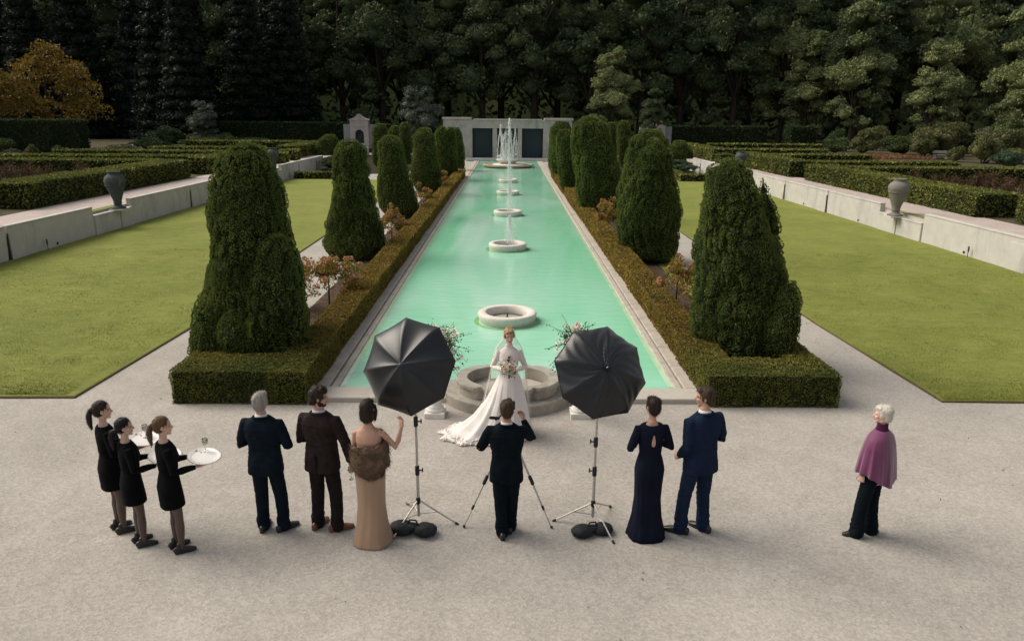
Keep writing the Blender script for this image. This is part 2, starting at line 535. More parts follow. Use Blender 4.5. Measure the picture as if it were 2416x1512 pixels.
def hedge_geo(boxes, leaf, rng, amp=.035, clump=.22, k=1.5, near=9.0):
    """boxes: (x0,x1,y0,y1,z0,z1). Leaves grow with distance so the far end stays light"""
    parts = []; cores = []
    allb = boxes
    for (x0, x1, y0, y1, z0, z1) in boxes:
        st = max(.09, leaf * 3.2, (y1 - y0) / 500)
        faces = [((x0, y0, z0), (x1 - x0, 0, 0), (0, 0, z1 - z0), (0, -1, 0)), ((x0, y1, z0), (x1 - x0, 0, 0), (0, 0, z1 - z0), (0, 1, 0)),
                 ((x0, y0, z0), (0, y1 - y0, 0), (0, 0, z1 - z0), (-1, 0, 0)), ((x1, y0, z0), (0, y1 - y0, 0), (0, 0, z1 - z0), (1, 0, 0)),
                 ((x0, y0, z1), (x1 - x0, 0, 0), (0, y1 - y0, 0), (0, 0, 1))]
        for o_, u_, v_, n_ in faces:
            o_, u_, v_, n_ = (np.array(t, float) for t in (o_, u_, v_, n_))
            lu, lv = np.linalg.norm(u_), np.linalg.norm(v_)
            nu, nv = max(2, int(lu / st) + 1), max(2, int(lv / st) + 1)
            uu, vv = np.meshgrid(np.linspace(0, 1, nu), np.linspace(0, 1, nv))
            P = o_ + uu.reshape(-1, 1) * u_ + vv.reshape(-1, 1) * v_
            c = np.array([(x0 + x1) / 2, (y0 + y1) / 2, (z0 + z1) / 2])
            d3 = np.stack([vnoise(P + q * 7.7, .35, 5 + q) for q in range(3)], 1) * amp * .8
            inset = np.minimum(.5 * np.array([x1 - x0, y1 - y0, z1 - z0]), leaf * .6 + amp * .4)
            Q = P - np.sign(P - c) * inset + d3
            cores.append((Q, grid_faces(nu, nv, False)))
            # leaves
            area = lu * lv
            sz0 = leaf * max(1, min(y0, 200) / near) if y0 > near else leaf
            nmax = int(k * area / (sz0 * sz0))
            a, b = rng.random(nmax), rng.random(nmax)
            P = o_ + a[:, None] * u_ + b[:, None] * v_
            sz = leaf * np.maximum(1, P[:, 1] / near)
            keep = rng.random(nmax) < (sz0 / sz) ** 2
            P, sz = P[keep], sz[keep]
            # rounded arrises
            ed = np.minimum.reduce([np.abs(P[:, 0] - x0), np.abs(x1 - P[:, 0])]) if n_[0] == 0 else np.full(len(P), 9.)
            N = np.tile(n_, (len(P), 1))
            for q, bx in enumerate(allb):
                if bx == (x0, x1, y0, y1, z0, z1): continue
                e = .02
                ins = (P[:, 0] > bx[0] + e) & (P[:, 0] < bx[1] - e) & (P[:, 1] > bx[2] + e) & (P[:, 1] < bx[3] - e) & (P[:, 2] < bx[5] - e)
                P, sz, N = P[~ins], sz[~ins], N[~ins]
            if len(P) == 0: continue
            wv = 1 - np.minimum(worley(P, clump, 3), 1)
            disp = amp * (wv * 1.5 - .9) + vnoise(P, 1.3, 9) * amp * .9
            P = P + N * disp[:, None]
            parts.append(leaf_geo(P, N, sz, rng, .5, .15, .9))
    V, Fq = join_np(cores + parts)
    return V, Fq, sum(len(c[1]) for c in cores)

def hedge(name, label, boxes, leaf, mat, seed, group=None, cat='hedge', **kw):
    rng = np.random.default_rng(seed)
    V, Fq, nc = hedge_geo([(b[0], b[1], sy(b[2]), sy(b[3]), b[4], b[5]) for b in boxes], leaf, rng, **kw)
    o = mesh_np(name, V, Fq, mat)
    o.data.materials.append(TWIGSHADE)
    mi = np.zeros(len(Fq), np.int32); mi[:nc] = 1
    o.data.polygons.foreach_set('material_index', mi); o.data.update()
    return tag(o, label, cat, group)

def prof_fn(rows):
    rows = sorted(rows)
    z = np.array([r[0] for r in rows]); c = np.array([r[1] for r in rows]); rr = np.array([r[2] for r in rows])
    return z[0], z[-1], lambda q: (np.interp(q, z, c), np.interp(q, z, rr))

def topiary_geo(lobes, leaf, rng, clump=.24, amp=.09, k=2.5):
    """lobes: (Y, rows[(z, x, r)], squash). Clumpy upward sprays over a dark core"""
    parts = []; cores = []
    info = []
    for (Y, rows) in lobes:
        z0, z1, fn = prof_fn(rows)
        info.append((Y, z0, z1, fn))
    def dispf(P, li):
        Ps = P * np.array([1, 1, .6])
        wv = np.minimum(worley(Ps, clump, 11 + li), 1)
        w2 = np.minimum(worley(Ps, clump * .4, 21 + li), 1)
        w3 = np.minimum(worley(Ps, clump * 2.3, 25 + li), 1)
        return amp * .25 - amp * 1.15 * cracks(Ps * np.array([1, 1, .8]) + vnoise(P, .25, 3)[:, None] * .04, clump * 1.05, 41 + li) * (.35 + .65 * (vnoise(P, .6, 44) > -.15)) + amp * (.45 - wv * .8) + amp * .55 * (.5 - w2) + amp * .5 * (.5 - w3) + vnoise(P, .7, 31) * amp * .6 + vnoise(P, .3, 37) * amp * .45
    for li, (Y, z0, z1, fn) in enumerate(info):
        z0c = max(z0, .05)
        def wob(z, t): return 1 + .06 * np.sin(2 * t + z * 1.7 + li) + .04 * np.sin(3 * t - z * 2.3 + li * 2)
        nu = int(min(150, max(40, 2 * np.pi * .8 / (leaf * 1.3)))); nv = max(12, int((z1 - z0c) / (leaf * 1.4)))
        zz = np.linspace(z0c, z1, nv); th = np.linspace(0, 2 * np.pi, nu, endpoint=False)
        ZZ, TT = np.meshgrid(zz, th, indexing='ij'); ZZ = ZZ.ravel(); TT = TT.ravel()
        cx, rr = fn(ZZ)
        rb = rr * wob(ZZ, TT)
        S0 = np.stack([cx + rb * np.cos(TT), Y + rb * np.sin(TT), ZZ], 1)
        rb = np.maximum(rb + dispf(S0, li) - leaf * 1.1 - .008, .01)
        P = np.stack([cx + rb * np.cos(TT), Y + rb * np.sin(TT), ZZ - .03], 1)
        Fg = grid_faces(nu, nv)
        P = np.concatenate([P, [[P[-nu:, 0].mean(), Y, z1 + .0]]])
        capf = np.stack([np.arange(nu) + (nv - 1) * nu, (np.arange(nu) + 1) % nu + (nv - 1) * nu, np.full(nu, nu * nv), np.full(nu, nu * nv)], 1)
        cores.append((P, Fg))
        # leaf points
        zs = np.linspace(z0c, z1, 60); c_, r_ = fn(zs)
        slope = np.gradient(r_, zs)
        wz = r_ * np.sqrt(1 + slope ** 2)
        area = 2 * np.pi * np.trapezoid(wz, zs) if hasattr(np, 'trapezoid') else 2 * np.pi * np.trapz(wz, zs)
        n = int(k * area / leaf ** 2)
        cdf = np.cumsum(wz); cdf /= cdf[-1]
        z = np.interp(rng.random(n), cdf, zs)
        t = rng.random(n) * 2 * np.pi
        # the far side of a crown never shows much: thin it
        back = (np.sin(t) > .35) & (rng.random(n) < .45)
        z, t = z[~back], t[~back]
        cx, rr = fn(z)
        sl = np.interp(z, zs, slope)
        N = norm(np.stack([np.cos(t), np.sin(t), np.clip(-sl, -.3, 1.5) * .6], 1))
        rw = rr * wob(z, t)
        P = np.stack([cx + rw * np.cos(t), Y + rw * np.sin(t), z], 1)
        # top cap
        cx1, r1 = fn(np.array([z1]))
        nc = int(k * np.pi * r1[0] ** 2 / leaf ** 2)
        q = np.sqrt(rng.random(nc)) * r1[0]; tt = rng.random(nc) * 2 * np.pi
        P = np.concatenate([P, np.stack([cx1[0] + q * np.cos(tt), Y + q * np.sin(tt), np.full(nc, z1) + .04 * (1 - (q / r1[0]) ** 2)], 1)])
        N = np.concatenate([N, norm(np.stack([np.cos(tt) * q, np.sin(tt) * q, np.full(nc, .3)], 1))])
        disp = dispf(P, li)
        fade = np.clip((P[:, 2] - z0) / .2, .2, 1)
        P = P + N * (disp * fade)[:, None] * np.array([1, 1, .6])
        # drop leaves buried in another lobe
        for lj, (Y2, za, zb, f2) in enumerate(info):
            if lj == li: continue
            c2, r2 = f2(P[:, 2])
            dd = np.hypot(P[:, 0] - c2, P[:, 1] - Y2)
            ins = (dd < r2 - .10) & (P[:, 2] > za) & (P[:, 2] < zb)
            P, N = P[~ins], N[~ins]
        parts.append(leaf_geo(P, N, leaf, rng, .62, .7, .7, .40))
    return join_np(parts), join_np(cores)

def topiary(label, lobes, leaf, seed, mat=None, trunkx=0, group='clipped cedar trees', name='topiary_tree', **kw):
    rng = np.random.default_rng(seed)
    lobes = [(sy(Y), [(max(q[2], .02) if z < .3 else q[2], q[0], r * q[3]) for z, cx, r in rows for q in [keep_pixel(cx, Y, z)]]) for Y, rows in lobes]
    Y0 = lobes[0][0]; rows = sorted(lobes[0][1])
    bx = rows[0][1]; bz = rows[0][0]
    base_z = kw.pop('base', 0.0)
    t = thing(name, label, 'tree', (bx, Y0, base_z), 0, group, raw=True)
    leaf *= .78
    (V, Fq), (Vc, Fc) = topiary_geo(lobes, leaf, rng, **kw)
    V = V - np.array([bx, Y0, base_z])
    mesh_np('crown', V, Fq, mat or CEDAR, t)
    mesh_np('shaded_core', Vc - np.array([bx, Y0, base_z]), Fc, TWIGSHADE, t, True)  # closed shell; its dark colour paints the shade inside the crown
    g = Geo(); g.tube([(0, 0, -.02), (.02, 0, .5), (0, 0, 1.4)], [.11, .09, .06], 8)
    g.obj('trunk', BARK, t, True)
    return t

def blob_leaves(blobs, n, leaf, rng, core=True, jit=.9, upb=.2, shell=.45, clump=None, width=.45):
    """leaf cloud through several ellipsoids: (cx,cy,cz,rx,ry,rz)"""
    B = np.array(blobs, float)
    vol = (B[:, 3] * B[:, 4] + B[:, 4] * B[:, 5] + B[:, 3] * B[:, 5])
    idx = rng.choice(len(B), n, p=vol / vol.sum())
    d = norm(rng.normal(0, 1, (n, 3)))
    d[:, 2] = np.where(d[:, 2] < -.35, -d[:, 2], d[:, 2])
    rad = 1 - shell * rng.random(n) ** 2
    C = B[idx]
    P = C[:, :3] + d * rad[:, None] * C[:, 3:]
    if clump:
        wv = worley(P, clump, 5)
        P = P + d * (clump * (.5 - wv))[:, None] * .9
        keep = wv < .78
        P, d = P[keep], d[keep]
    parts = [leaf_geo(P, d, leaf, rng, .6, upb, jit, width)]
    if core:
        for c in B:
            u, v = np.meshgrid(np.linspace(0, 2 * np.pi, 12, endpoint=False), np.linspace(-1.45, 1.45, 8))
            Q = np.stack([np.cos(v) * np.cos(u), np.cos(v) * np.sin(u), np.sin(v)], -1).reshape(-1, 3)
            Q = Q * (c[3:] * .62) * (1 + .15 * vnoise(Q * 3 + c[:3], 1.0, 2))[:, None] + c[:3]
            parts.append((Q, grid_faces(12, 8)))
    return join_np(parts)

exec_order = []

# ================================================================== SETTING
def sheet(name, poly, z, mat, kind='structure', z0=None):
    g = Geo(); poly = [(x, sy(y)) for x, y in poly]
    if z0 is None:
        g.add([(x, y, z) for x, y in poly], [tuple(range(len(poly)))])
    else:
        g.loft([[(x, y, z0) for x, y in poly], [(x, y, z) for x, y in poly]])
    return tag(g.obj(name, mat), kind=kind)

# ground with a hole for the pool is not needed: the water lies in a raised lip
sheet('gravel_ground', [(-400, -200), (400, -200), (400, 600), (-400, 600)], 0.0, GRAVEL)
PW = 3.03
sheet('pool_water', [(-PW - .02, 10.16), (PW + .02, 10.16), (PW + .02, 66.5), (-PW - .02, 66.5)], 0.022, WATER)
# pool coping: lip, joint and slabs
g = Geo()
for s in (-1, 1):
    a, b = sorted((s * PW, s * (PW + .13)))
    g.box(a, b, sy(10.04), sy(66.6), 0, .06, .01)
    a, b = sorted((s * (PW + .155), s * (PW + .52)))
    y = sy(10.05)
    rr = random.Random(3 + s)
    while y < sy(66):
        g.box(a, b, y, y + 1.19, 0, .085 + rr.uniform(-.004, .004), .012)
        y += 1.2
tag(g.obj('pool_coping', COPING), kind='structure')
g = Geo()
for x0, x1 in ((-3.56, -1.9), (-1.89, 1.89), (1.90, 3.56)):
    g.box(x0, x1, sy(9.58), sy(10.03), 0, .09, .012)
tag(g.obj('front_coping', stone_mat('front_coping_stone', (.40, .37, .32), (.47, .43, .375), (.28, .26, .225), .4, 1.3, False)), kind='structure')

LEDGE = noisy('green_band', [(.36, .56, .36), (.52, .66, .46)], 2, .12, .5, .05, .01)
for s, nm in ((-1, 'left'), (1, 'right')):
    x0, x1 = sorted((s * (PW - .10), s * (PW + .01)))
    sheet('pool_ledge_' + nm, [(x0, 10.2), (x1, 10.2), (x1, 66.4), (x0, 66.4)], .027, LEDGE)
# lawns with soil edging
for s, nm in ((-1, 'lawn_left'), (1, 'lawn_right')):
    def P(pts): return [(s * x, y) for x, y in (pts if s > 0 else pts[::-1])]
    pts = [(7.62, 9.72), (8.8, 9.70), (16.5, 9.70), (16.5, 47), (7.40, 47), (7.36, 22), (7.40, 14)]
    if s < 0: pts = [(7.50, 9.70), (8.8, 9.68), (16.5, 9.68), (16.5, 46.8), (7.40, 46.8), (7.40, 22), (7.24, 14)]
    pl = P(pts)
    sheet(nm, pl, .034, LAWN, z0=.0)
    c = [sum(p[0] for p in pl) / len(pl), sum(p[1] for p in pl) / len(pl)]
    out = [(x + (.03 if x > c[0] else -.03), y + (.03 if y > c[1] else -.03)) for x, y in pl]
    sheet(nm.replace('lawn', 'lawn_edging'), out, .028, EDGE, z0=.0)
# planting beds under the cedars, turf strip beside them
for s, nm in ((-1, 'left'), (1, 'right')):
    x0, x1 = sorted((s * 3.9, s * 5.0))
    sheet('planting_bed_' + nm, [(x0, 9.7), (x1, 9.7), (x1, 58), (x0, 58)], .02, SOIL)
    x0, x1 = sorted((s * 5.0, s * 5.72))
    if s > 0: sheet('turf_strip_' + nm, [(x0, 12), (x1, 12), (x1, 46), (x0, 46)], .024, LAWN)
# cross path behind the lawns stays gravel; soil islands beyond it
for s, nm in ((-1, 'left'), (1, 'right')):
    x0, x1 = sorted((s * 8.5, s * 16.4))
    sheet('far_bed_' + nm, [(x0, 51.5), (x1, 51.5), (x1, 75), (x0, 75)], .02, WOODFL)

# raised terraces
TZ = .90
for s, nm in ((-1, 'left'), (1, 'right')):
    x0, x1 = sorted((s * 16.62, s * 19.3))
    sheet('terrace_path_' + nm, [(x0, -30), (x1, -30), (x1, 76), (x0, 76)], TZ, PATHGRAVEL, z0=0)
    x0, x1 = sorted((s * 19.3, s * 300))
    sheet('terrace_ground_' + nm, [(x0, -30), (x1, -30), (x1, 96), (x0, 96)], TZ, TERR, z0=0)
    for y0, y1 in ((24.4, 26.8), (43.6, 45.6)):
        x0, x1 = sorted((s * 16.60, s * 17.0))
        sheet('terrace_turf_' + nm, [(x0, y0), (x1, y0), (x1, y1), (x0, y1)], TZ + .004, LAWN)
sheet('forest_floor', [(-300, 96), (300, 96), (300, 400), (-300, 400)], 1.0, WOODFL, z0=0)
sheet('forest_floor', [(-19.3, 80), (19.3, 80), (19.3, 96), (-19.3, 96)], .5, WOODFL, z0=0)

# retaining walls ----------------------------------------------------------
def wall(s, label, segs, slots):
    t = thing('retaining_wall', label, 'wall', (s * 16.4, 20, 0))
    ox, oy = s * 16.4, sy(20)
    def bx(g, d0, d1, y0, y1, z0, z1, bev=.01):   # d measured towards the terrace
        a, b = sorted((s * (16.4 + d0) - ox, s * (16.4 + d1) - ox))
        g.box(a, b, sy(y0) - oy, sy(y1) - oy, z0, z1, bev)
    core = Geo(); bx(core, .10, .20, -8, 56.2, -.1, .70); core.obj('wall_core', WALLST, t)
    for (y0, y1, z, low) in segs:
        g = Geo()
        d = -.06 if low else 0
        bx(g, d, .215 if not low else .24, y0 + .004, y1 - .004, -.05, z)
        g.obj('wall_panel', WALLST, t)
        g = Geo(); bx(g, d - .02, .225 if not low else .255, y0 + .01, y1 - .01, z + .001, z + .05, .012)
        g.obj('wall_cap', WALLST, t)
    for y in slots:      # slots: narrow pilaster; the shade in its joint laid on as a black wedge
        g = Geo(); bx(g, -.045, -.002, y + .09, y + .85, -.04, .92, .008); g.obj('pilaster', WALLST, t)
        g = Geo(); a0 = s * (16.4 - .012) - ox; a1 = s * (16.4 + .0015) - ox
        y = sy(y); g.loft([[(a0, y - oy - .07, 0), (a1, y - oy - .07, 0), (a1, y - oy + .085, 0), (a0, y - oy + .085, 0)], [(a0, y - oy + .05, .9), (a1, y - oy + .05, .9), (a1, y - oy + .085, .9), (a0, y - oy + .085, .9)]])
        g.obj('slot_shade', DARKMETAL, t)
    return t
sl = [(-8, 19.9, 1.10, 0), (19.98, 24.35, 1.10, 0), (24.35, 26.0, .76, 1), (26.06, 26.95, .76, 1), (26.95, 32.1, 1.10, 0), (32.16, 43.5, 1.10, 0), (43.5, 45.6, .78, 1), (45.6, 49.4, 1.10, 0), (49.46, 54.0, 1.10, 0), (54.06, 56.2, 1.10, 0)]
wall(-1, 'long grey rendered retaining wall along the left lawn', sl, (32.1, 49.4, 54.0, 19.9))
sr = [(-8, 18.8, 1.10, 0), (18.86, 24.1, 1.10, 0), (24.1, 25.7, .72, 1), (25.76, 27.1, .72, 1), (27.1, 31.75, 1.10, 0), (31.81, 36.85, 1.10, 0), (36.91, 43.5, 1.10, 0), (43.5, 45.6, .78, 1), (45.6, 53.7, 1.10, 0), (53.76, 56.2, 1.10, 0)]
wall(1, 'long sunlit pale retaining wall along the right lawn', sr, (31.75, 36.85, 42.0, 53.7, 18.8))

# pavilion -----------------------------------------------------------------
t = thing('garden_pavilion', 'flat roofed stone pavilion with three dark openings at the far end of the pool', 'pavilion', (-.1, 69.4, 0))
PX = -.1; Y0 = 0.0
def pbox(name, x0, x1, y0, y1, z0, z1, m=PAVST, par=None, bev=.02):
    g = Geo(); g.box(x0 - PX, x1 - PX, y0, y1, z0, z1, bev)
    return g.obj(name, m, par or t)
pbox('wing_wall', -7.05, -3.92, 0, 1.0, 0, 4.18)
pbox('wing_wall', 3.78, 6.9, 0, 1.0, 0, 4.14)
pbox('column', -1.72, -1.24, .06, .6, .15, 3.30)
pbox('column', 1.02, 1.48, .06, .6, .15, 3.30)
pbox('lintel', -3.92, 3.78, .02, 1.0, 3.302, 4.12)
pbox('cornice', -3.8, 3.66, -.06, 1.06, 4.122, 4.27)
pbox('end_block', -7.15, -4.0, -.10, 1.1, 4.183, 4.42)
pbox('end_block', 3.86, 7.0, -.10, 1.1, 4.143, 4.40)
pbox('string_course', -6.3, -4.6, -.05, .0, 3.40, 3.48)
pbox('roof', -7.0, 6.85, 1.1, 6.0, 3.9, 4.10)
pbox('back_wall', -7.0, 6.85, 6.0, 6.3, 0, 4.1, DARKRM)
pbox('side_wall', -7.0, -6.7, 1.1, 5.95, 0, 3.88, PAVST)
pbox('side_wall', 6.55, 6.85, 1.1, 5.95, 0, 3.88, PAVST)
pbox('floor_slab', -6.6, 6.5, -.5, 5.95, 0, .17, PAVST)
pbox('door', -3.86, -1.76, .72, .80, .18, 3.29, DOORBL)
pbox('door', 1.52, 3.72, .72, .80, .18, 3.29, DOORBL)
pbox('plinth_step', -4.6, 4.45, -1.3, -.505, 0, .14, stone_mat('plinth_stone', (.38, .38, .36), (.5, .49, .46), (.10, .20, .19), .8, 1.2, False))
# pool end wall: dark wet band with white dashes
g = Geo(); g.box(-4.4, 4.2, sy(66.52), sy(66.9), 0, .11, .01)
tag(g.obj('pool_end_kerb', stone_mat('end_kerb_stone', (.14, .21, .20), (.24, .30, .28), (.5, .5, .46), .8, 2.5, False)), kind='structure')

# niche pavilions ----------------------------------------------------------
def niche(cx, label, w=2.3):
    t = thing('niche_pavilion', label, 'pavilion', (cx, 80, .0))
    g = Geo()
    hw = w / 2; ar = .56; cz = 2.2; zt = 3.9
    # front face with an arched opening, built as a strip round the arch
    arch = [(ar * math.cos(R(a)), cz + ar * 1.05 * math.sin(R(a))) for a in range(0, 181, 15)]
    inner = [(ar, .9)] + arch + [(-ar, .9)]
    outer = [(hw, .9), (hw, cz), (hw, 2.8), (hw, 3.4), (hw, zt), (hw * .6, zt), (hw * .3, zt), (0, zt), (-hw * .3, zt), (-hw * .6, zt), (-hw, zt), (-hw, 3.4), (-hw, 2.8), (-hw, cz), (-hw, .9)]
    n = len(inner)
    for y0, y1 in ((0, .5),):
        vs = [(x, y0, z) for x, z in inner] + [(x, y0, z) for x, z in outer] + [(x, y1, z) for x, z in inner]
        fs = [(i, i + 1, n + i + 1, n + i) for i in range(n - 1)] + [(i, 2 * n + i, 2 * n + i + 1, i + 1) for i in range(n - 1)]
        g.add(vs, fs)
    g.box(-hw, -ar - .003, .02, .9, 0, zt - .003); g.box(ar + .003, hw, .02, .9, 0, zt - .003)
    g.box(-ar, ar, .02, .9, cz + .62, zt - .003); g.box(-ar - .003, ar + .003, .02, .9, 0, .9)
    g.obj('wall', NICHEST, t)
    g = Geo(); cut = [(-hw - .08, zt), (hw + .08, zt), (hw + .08, zt + .12), (hw * .55, zt + .30), (hw * .28, zt + .52), (.24, zt + .60), (.22, zt + .76), (-.22, zt + .76), (-.24, zt + .60), (-hw * .28, zt + .52), (-hw * .55, zt + .30), (-hw - .08, zt + .12)]
    g.loft([[(x, y, z) for x, z in cut] for y in (-.06, .96)])
    g.obj('gable', NICHEST, t)
    g = Geo(); g.box(-ar - .05, ar + .05, .55, .6, .9, 2.85); g.obj('grille', DOORBL, t)
    g = Geo()
    for i in range(-2, 3): g.box(i * .2 - .02, i * .2 + .02, .5, .53, .9, 2.6)
    g.box(-ar, ar, .47, .49, 2.15, 2.19)
    g.obj('window_bars', URN_L, t)
    g = Geo(); g.box(-hw * .7, hw * .7, -.04, -.003, 3.15, 3.22); g.obj('string_course', NICHEST, t)
    fl = MATS.get('flank_stone') or stone_mat('flank_stone', (.22, .23, .25), (.30, .31, .33), (.16, .17, .17), .4, .6)
    g = Geo(); g.box(-hw - .85, -hw - .003, .2, .7, 0, 3.42); g.obj('flank_wall', fl, t)
    g = Geo(); g.box(hw + .003, hw + .85, .2, .7, 0, 3.42); g.obj('flank_wall', fl, t)
    g = Geo(); g.box(-hw - .1, hw + .1, -.35, -.05, .85, 1.15); g.obj('sill', NICHEST, t)
    return t
niche(-18.6, 'pinkish gabled stone niche with an arched dark window, left of the pool')
niche(18.45, 'gabled stone niche half hidden behind a tree, right of the pool')

# hedges on the terraces ---------------------------------------------------
HT = 1.95
def H(name_label, boxes, seed, leaf=.05, mat=PARTERRE, group='clipped box hedges of the parterre', **kw):
    return hedge('parterre_hedge', name_label, boxes, leaf, mat, seed, group, **kw)
kw = dict(amp=.03, clump=.35, k=1.7)
# left
H('long low hedge beside the left terrace path behind the dark urn', [(-21.2, -19.6, 25.2, 38.8, TZ, HT)], 11, .055, near=20, **kw)
H('short hedge bay left of the dark urn at the picture edge', [(-24, -20.6, 20.5, 24.2, TZ, HT - .1)], 12, .055, near=20, **kw)
H('low hedge behind the rose bed on the left terrace', [(-34, -21.3, 38.0, 39.2, TZ, HT)], 13, .055, near=20, **kw)
H('hedge end dark in shade beside the left path past the long hedge', [(-20.6, -19.4, 40.6, 47.5, TZ, HT)], 14, .055, near=20, **kw)
H('second row of low hedge across the left terrace', [(-36, -20.7, 42.0, 43.2, TZ, HT)], 15, .055, near=20, **kw)
H('third row of low hedge across the left terrace', [(-34, -20.7, 47.5, 48.7, TZ, HT)], 16, .055, near=20, **kw)
H('fourth row of low hedge across the left terrace', [(-30, -20.4, 53.0, 54.2, TZ, HT)], 17, .055, near=20, **kw)
H('farthest low hedge line in front of the tall left hedge', [(-33, -19.6, 65.0, 66.0, TZ, HT), (-20.4, -18.6, 56, 64.8, TZ, HT)], 18, .055, near=20, **kw)
H('small hedge cube behind the left far urn', [(-18.6, -17.5, 49.4, 50.6, TZ, 1.75)], 19, .055, near=20, **kw)
H('small hedge cube with a bright top nearer the domed shrub on the left', [(-19.2, -17.8, 53.2, 54.4, TZ, 1.75)], 20, .055, near=20, **kw)
# right
H('long sunlit hedge beside the right terrace path behind the stone urn', [(18.85, 20.6, 24.8, 39.9, TZ, HT - .1)], 21, .055, near=20, **kw)
H('hedge cut off by the right edge of the picture', [(19.6, 24.0, 15.5, 23.6, TZ, HT)], 22, .055, near=20, **kw)
H('hedge with a dark end just past the long right hedge', [(18.6, 20.0, 41.6, 51.5, TZ, HT)], 23, .055, near=20, **kw)
H('low hedge behind the rose bed on the right terrace', [(20.1, 33, 36.4, 37.5, TZ, HT)], 24, .055, near=20, **kw)
H('second row of low hedge across the right terrace', [(20.1, 29.5, 41.0, 42.2, TZ, HT)], 25, .055, near=20, **kw)
H('third row of low hedge across the right terrace', [(20.1, 28.0, 48.5, 49.7, TZ, HT)], 26, .055, near=20, **kw)
H('long low hedge line with a dark front below the tall right hedge', [(18.0, 28.4, 56.0, 57.2, TZ, HT), (18.0, 19.4, 57.3, 68, TZ, HT)], 27, .055, near=20, **kw)
H('farthest low hedge line in front of the tall right hedge', [(21, 33, 66.5, 67.5, TZ, HT)], 28, .055, near=20, **kw)
H('small hedge cube beside the right far urn', [(17.3, 18.4, 51.6, 52.8, TZ, 1.75)], 29, .055, near=20, **kw)
# low hedges closing the lawns
hedge('low_hedge', 'dark low hedge closing the far end of the left lawn', [(-16.0, -12.4, 46.9, 47.7, 0, .52), (-13.2, -12.4, 47.75, 54, 0, .52)], .05, PARTERRE, 31, 'low hedges at the far ends of the lawns', near=20, **kw)
hedge('low_hedge', 'low hedge closing the far end of the right lawn', [(12.9, 16.0, 47.0, 47.8, 0, .52), (12.9, 13.7, 47.85, 55, 0, .52)], .05, PARTERRE, 32, 'low hedges at the far ends of the lawns', near=20, **kw)
# tall hedges
kw2 = dict(amp=.04, clump=.8, k=1.6, near=60)
hedge('tall_hedge', 'long dark tall hedge left of the pinkish stone niche', [(-40, -20.8, 84, 85.5, TZ, 3.55)], .13, YEW, 33, 'tall clipped hedges', **kw2)
hedge('tall_hedge', 'long dark tall hedge right of the half hidden niche', [(20.5, 34.5, 85, 86.5, TZ, 3.45)], .13, YEW, 34, 'tall clipped hedges', **kw2)
hedge('tall_hedge', 'short dark tall hedge block past the gap on the right', [(36.2, 39.6, 82, 84, TZ, 3.5)], .13, YEW, 35, 'tall clipped hedges', **kw2)
hedge('tall_hedge', 'tall hedge in front of the yellow autumn trees, far left', [(-60, -38.6, 57.5, 59, TZ, 4.0)], .11, YEW, 36, 'tall clipped hedges', **kw2)
hedge('tall_hedge', 'olive tall hedge behind the shrubs on the far right', [(46, 78, 70, 71.5, TZ, 3.0)], .13, MIDSHRUB, 37, 'tall clipped hedges', **kw2)
hedge('tall_hedge', 'tall hedge strip between the left niche and the pavilion', [(-16.6, -7.4, 82, 83.2, 0, 3.4)], .13, YEW, 38, 'tall clipped hedges', **kw2)
# rear dark hedge behind the wall ends
# pool hedges
kp = dict(amp=.034, clump=.13, k=2.4, near=11)
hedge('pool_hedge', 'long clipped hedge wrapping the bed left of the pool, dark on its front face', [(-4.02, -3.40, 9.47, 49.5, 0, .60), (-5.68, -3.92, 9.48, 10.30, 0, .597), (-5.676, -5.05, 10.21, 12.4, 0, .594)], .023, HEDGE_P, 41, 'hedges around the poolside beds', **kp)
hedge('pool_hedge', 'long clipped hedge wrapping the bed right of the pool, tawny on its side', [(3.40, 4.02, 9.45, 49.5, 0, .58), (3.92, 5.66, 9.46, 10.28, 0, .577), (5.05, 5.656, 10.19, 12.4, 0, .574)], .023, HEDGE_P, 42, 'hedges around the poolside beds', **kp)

# cedars -------------------------------------------------------------------
L1 = [(11.45, [(4.16, -4.70, 0.20), (4.02, -4.72, 0.40), (3.59, -4.77, 0.57), (2.98, -4.80, 0.69), (2.19, -4.84, 0.83), (1.53, -4.89, 0.92), (0.93, -4.96, 1.03), (0.49, -5.05, 1.02), (0.1, -5.05, .85)]),
      (10.95, [(2.62, -4.16, 0.14), (2.37, -4.18, 0.28), (1.82, -4.31, 0.50), (1.16, -4.37, 0.60), (0.57, -4.43, 0.58), (0.15, -4.47, 0.36)]),
      (10.75, [(1.20, -5.64, 0.08), (0.86, -5.52, 0.36), (0.48, -5.42, 0.48), (0.12, -5.35, 0.36)]),
      (10.72, [(1.25, -5.05, .12), (.8, -5.05, .40), (.4, -5.05, .46), (.1, -5.0, .4)])]
topiary('widest clipped cedar at the front left of the pool with a bulging lower right side', L1, .033, 51, clump=.19, amp=.09)
R1T = [(11.45, [(3.92, 4.02, 0.18), (3.8, 4.02, 0.36), (3.43, 4.1, 0.52), (3.04, 4.19, 0.61), (2.25, 4.36, 0.78), (1.43, 4.51, 0.84), (0.91, 4.58, 0.88), (0.38, 4.69, 0.84), (0.05, 4.85, .6)]),
       (11.7, [(3.62, 4.76, 0.02), (3.32, 4.83, 0.11), (2.85, 4.94, 0.20), (2.03, 5.10, 0.28), (1.17, 5.20, 0.34)]),
       (10.8, [(1.85, 5.18, 0.08), (1.6, 5.14, 0.22), (1.0, 5.04, 0.34), (0.58, 5.06, 0.30), (0.15, 5.09, 0.2)]),
       (10.95, [(1.62, 4.24, 0.20), (1.25, 4.30, 0.40), (0.65, 4.32, 0.40), (0.15, 4.4, 0.32)])]
topiary('clipped cedar at the front right of the pool with a thin side spire', R1T, .033, 52, clump=.18, amp=.09)
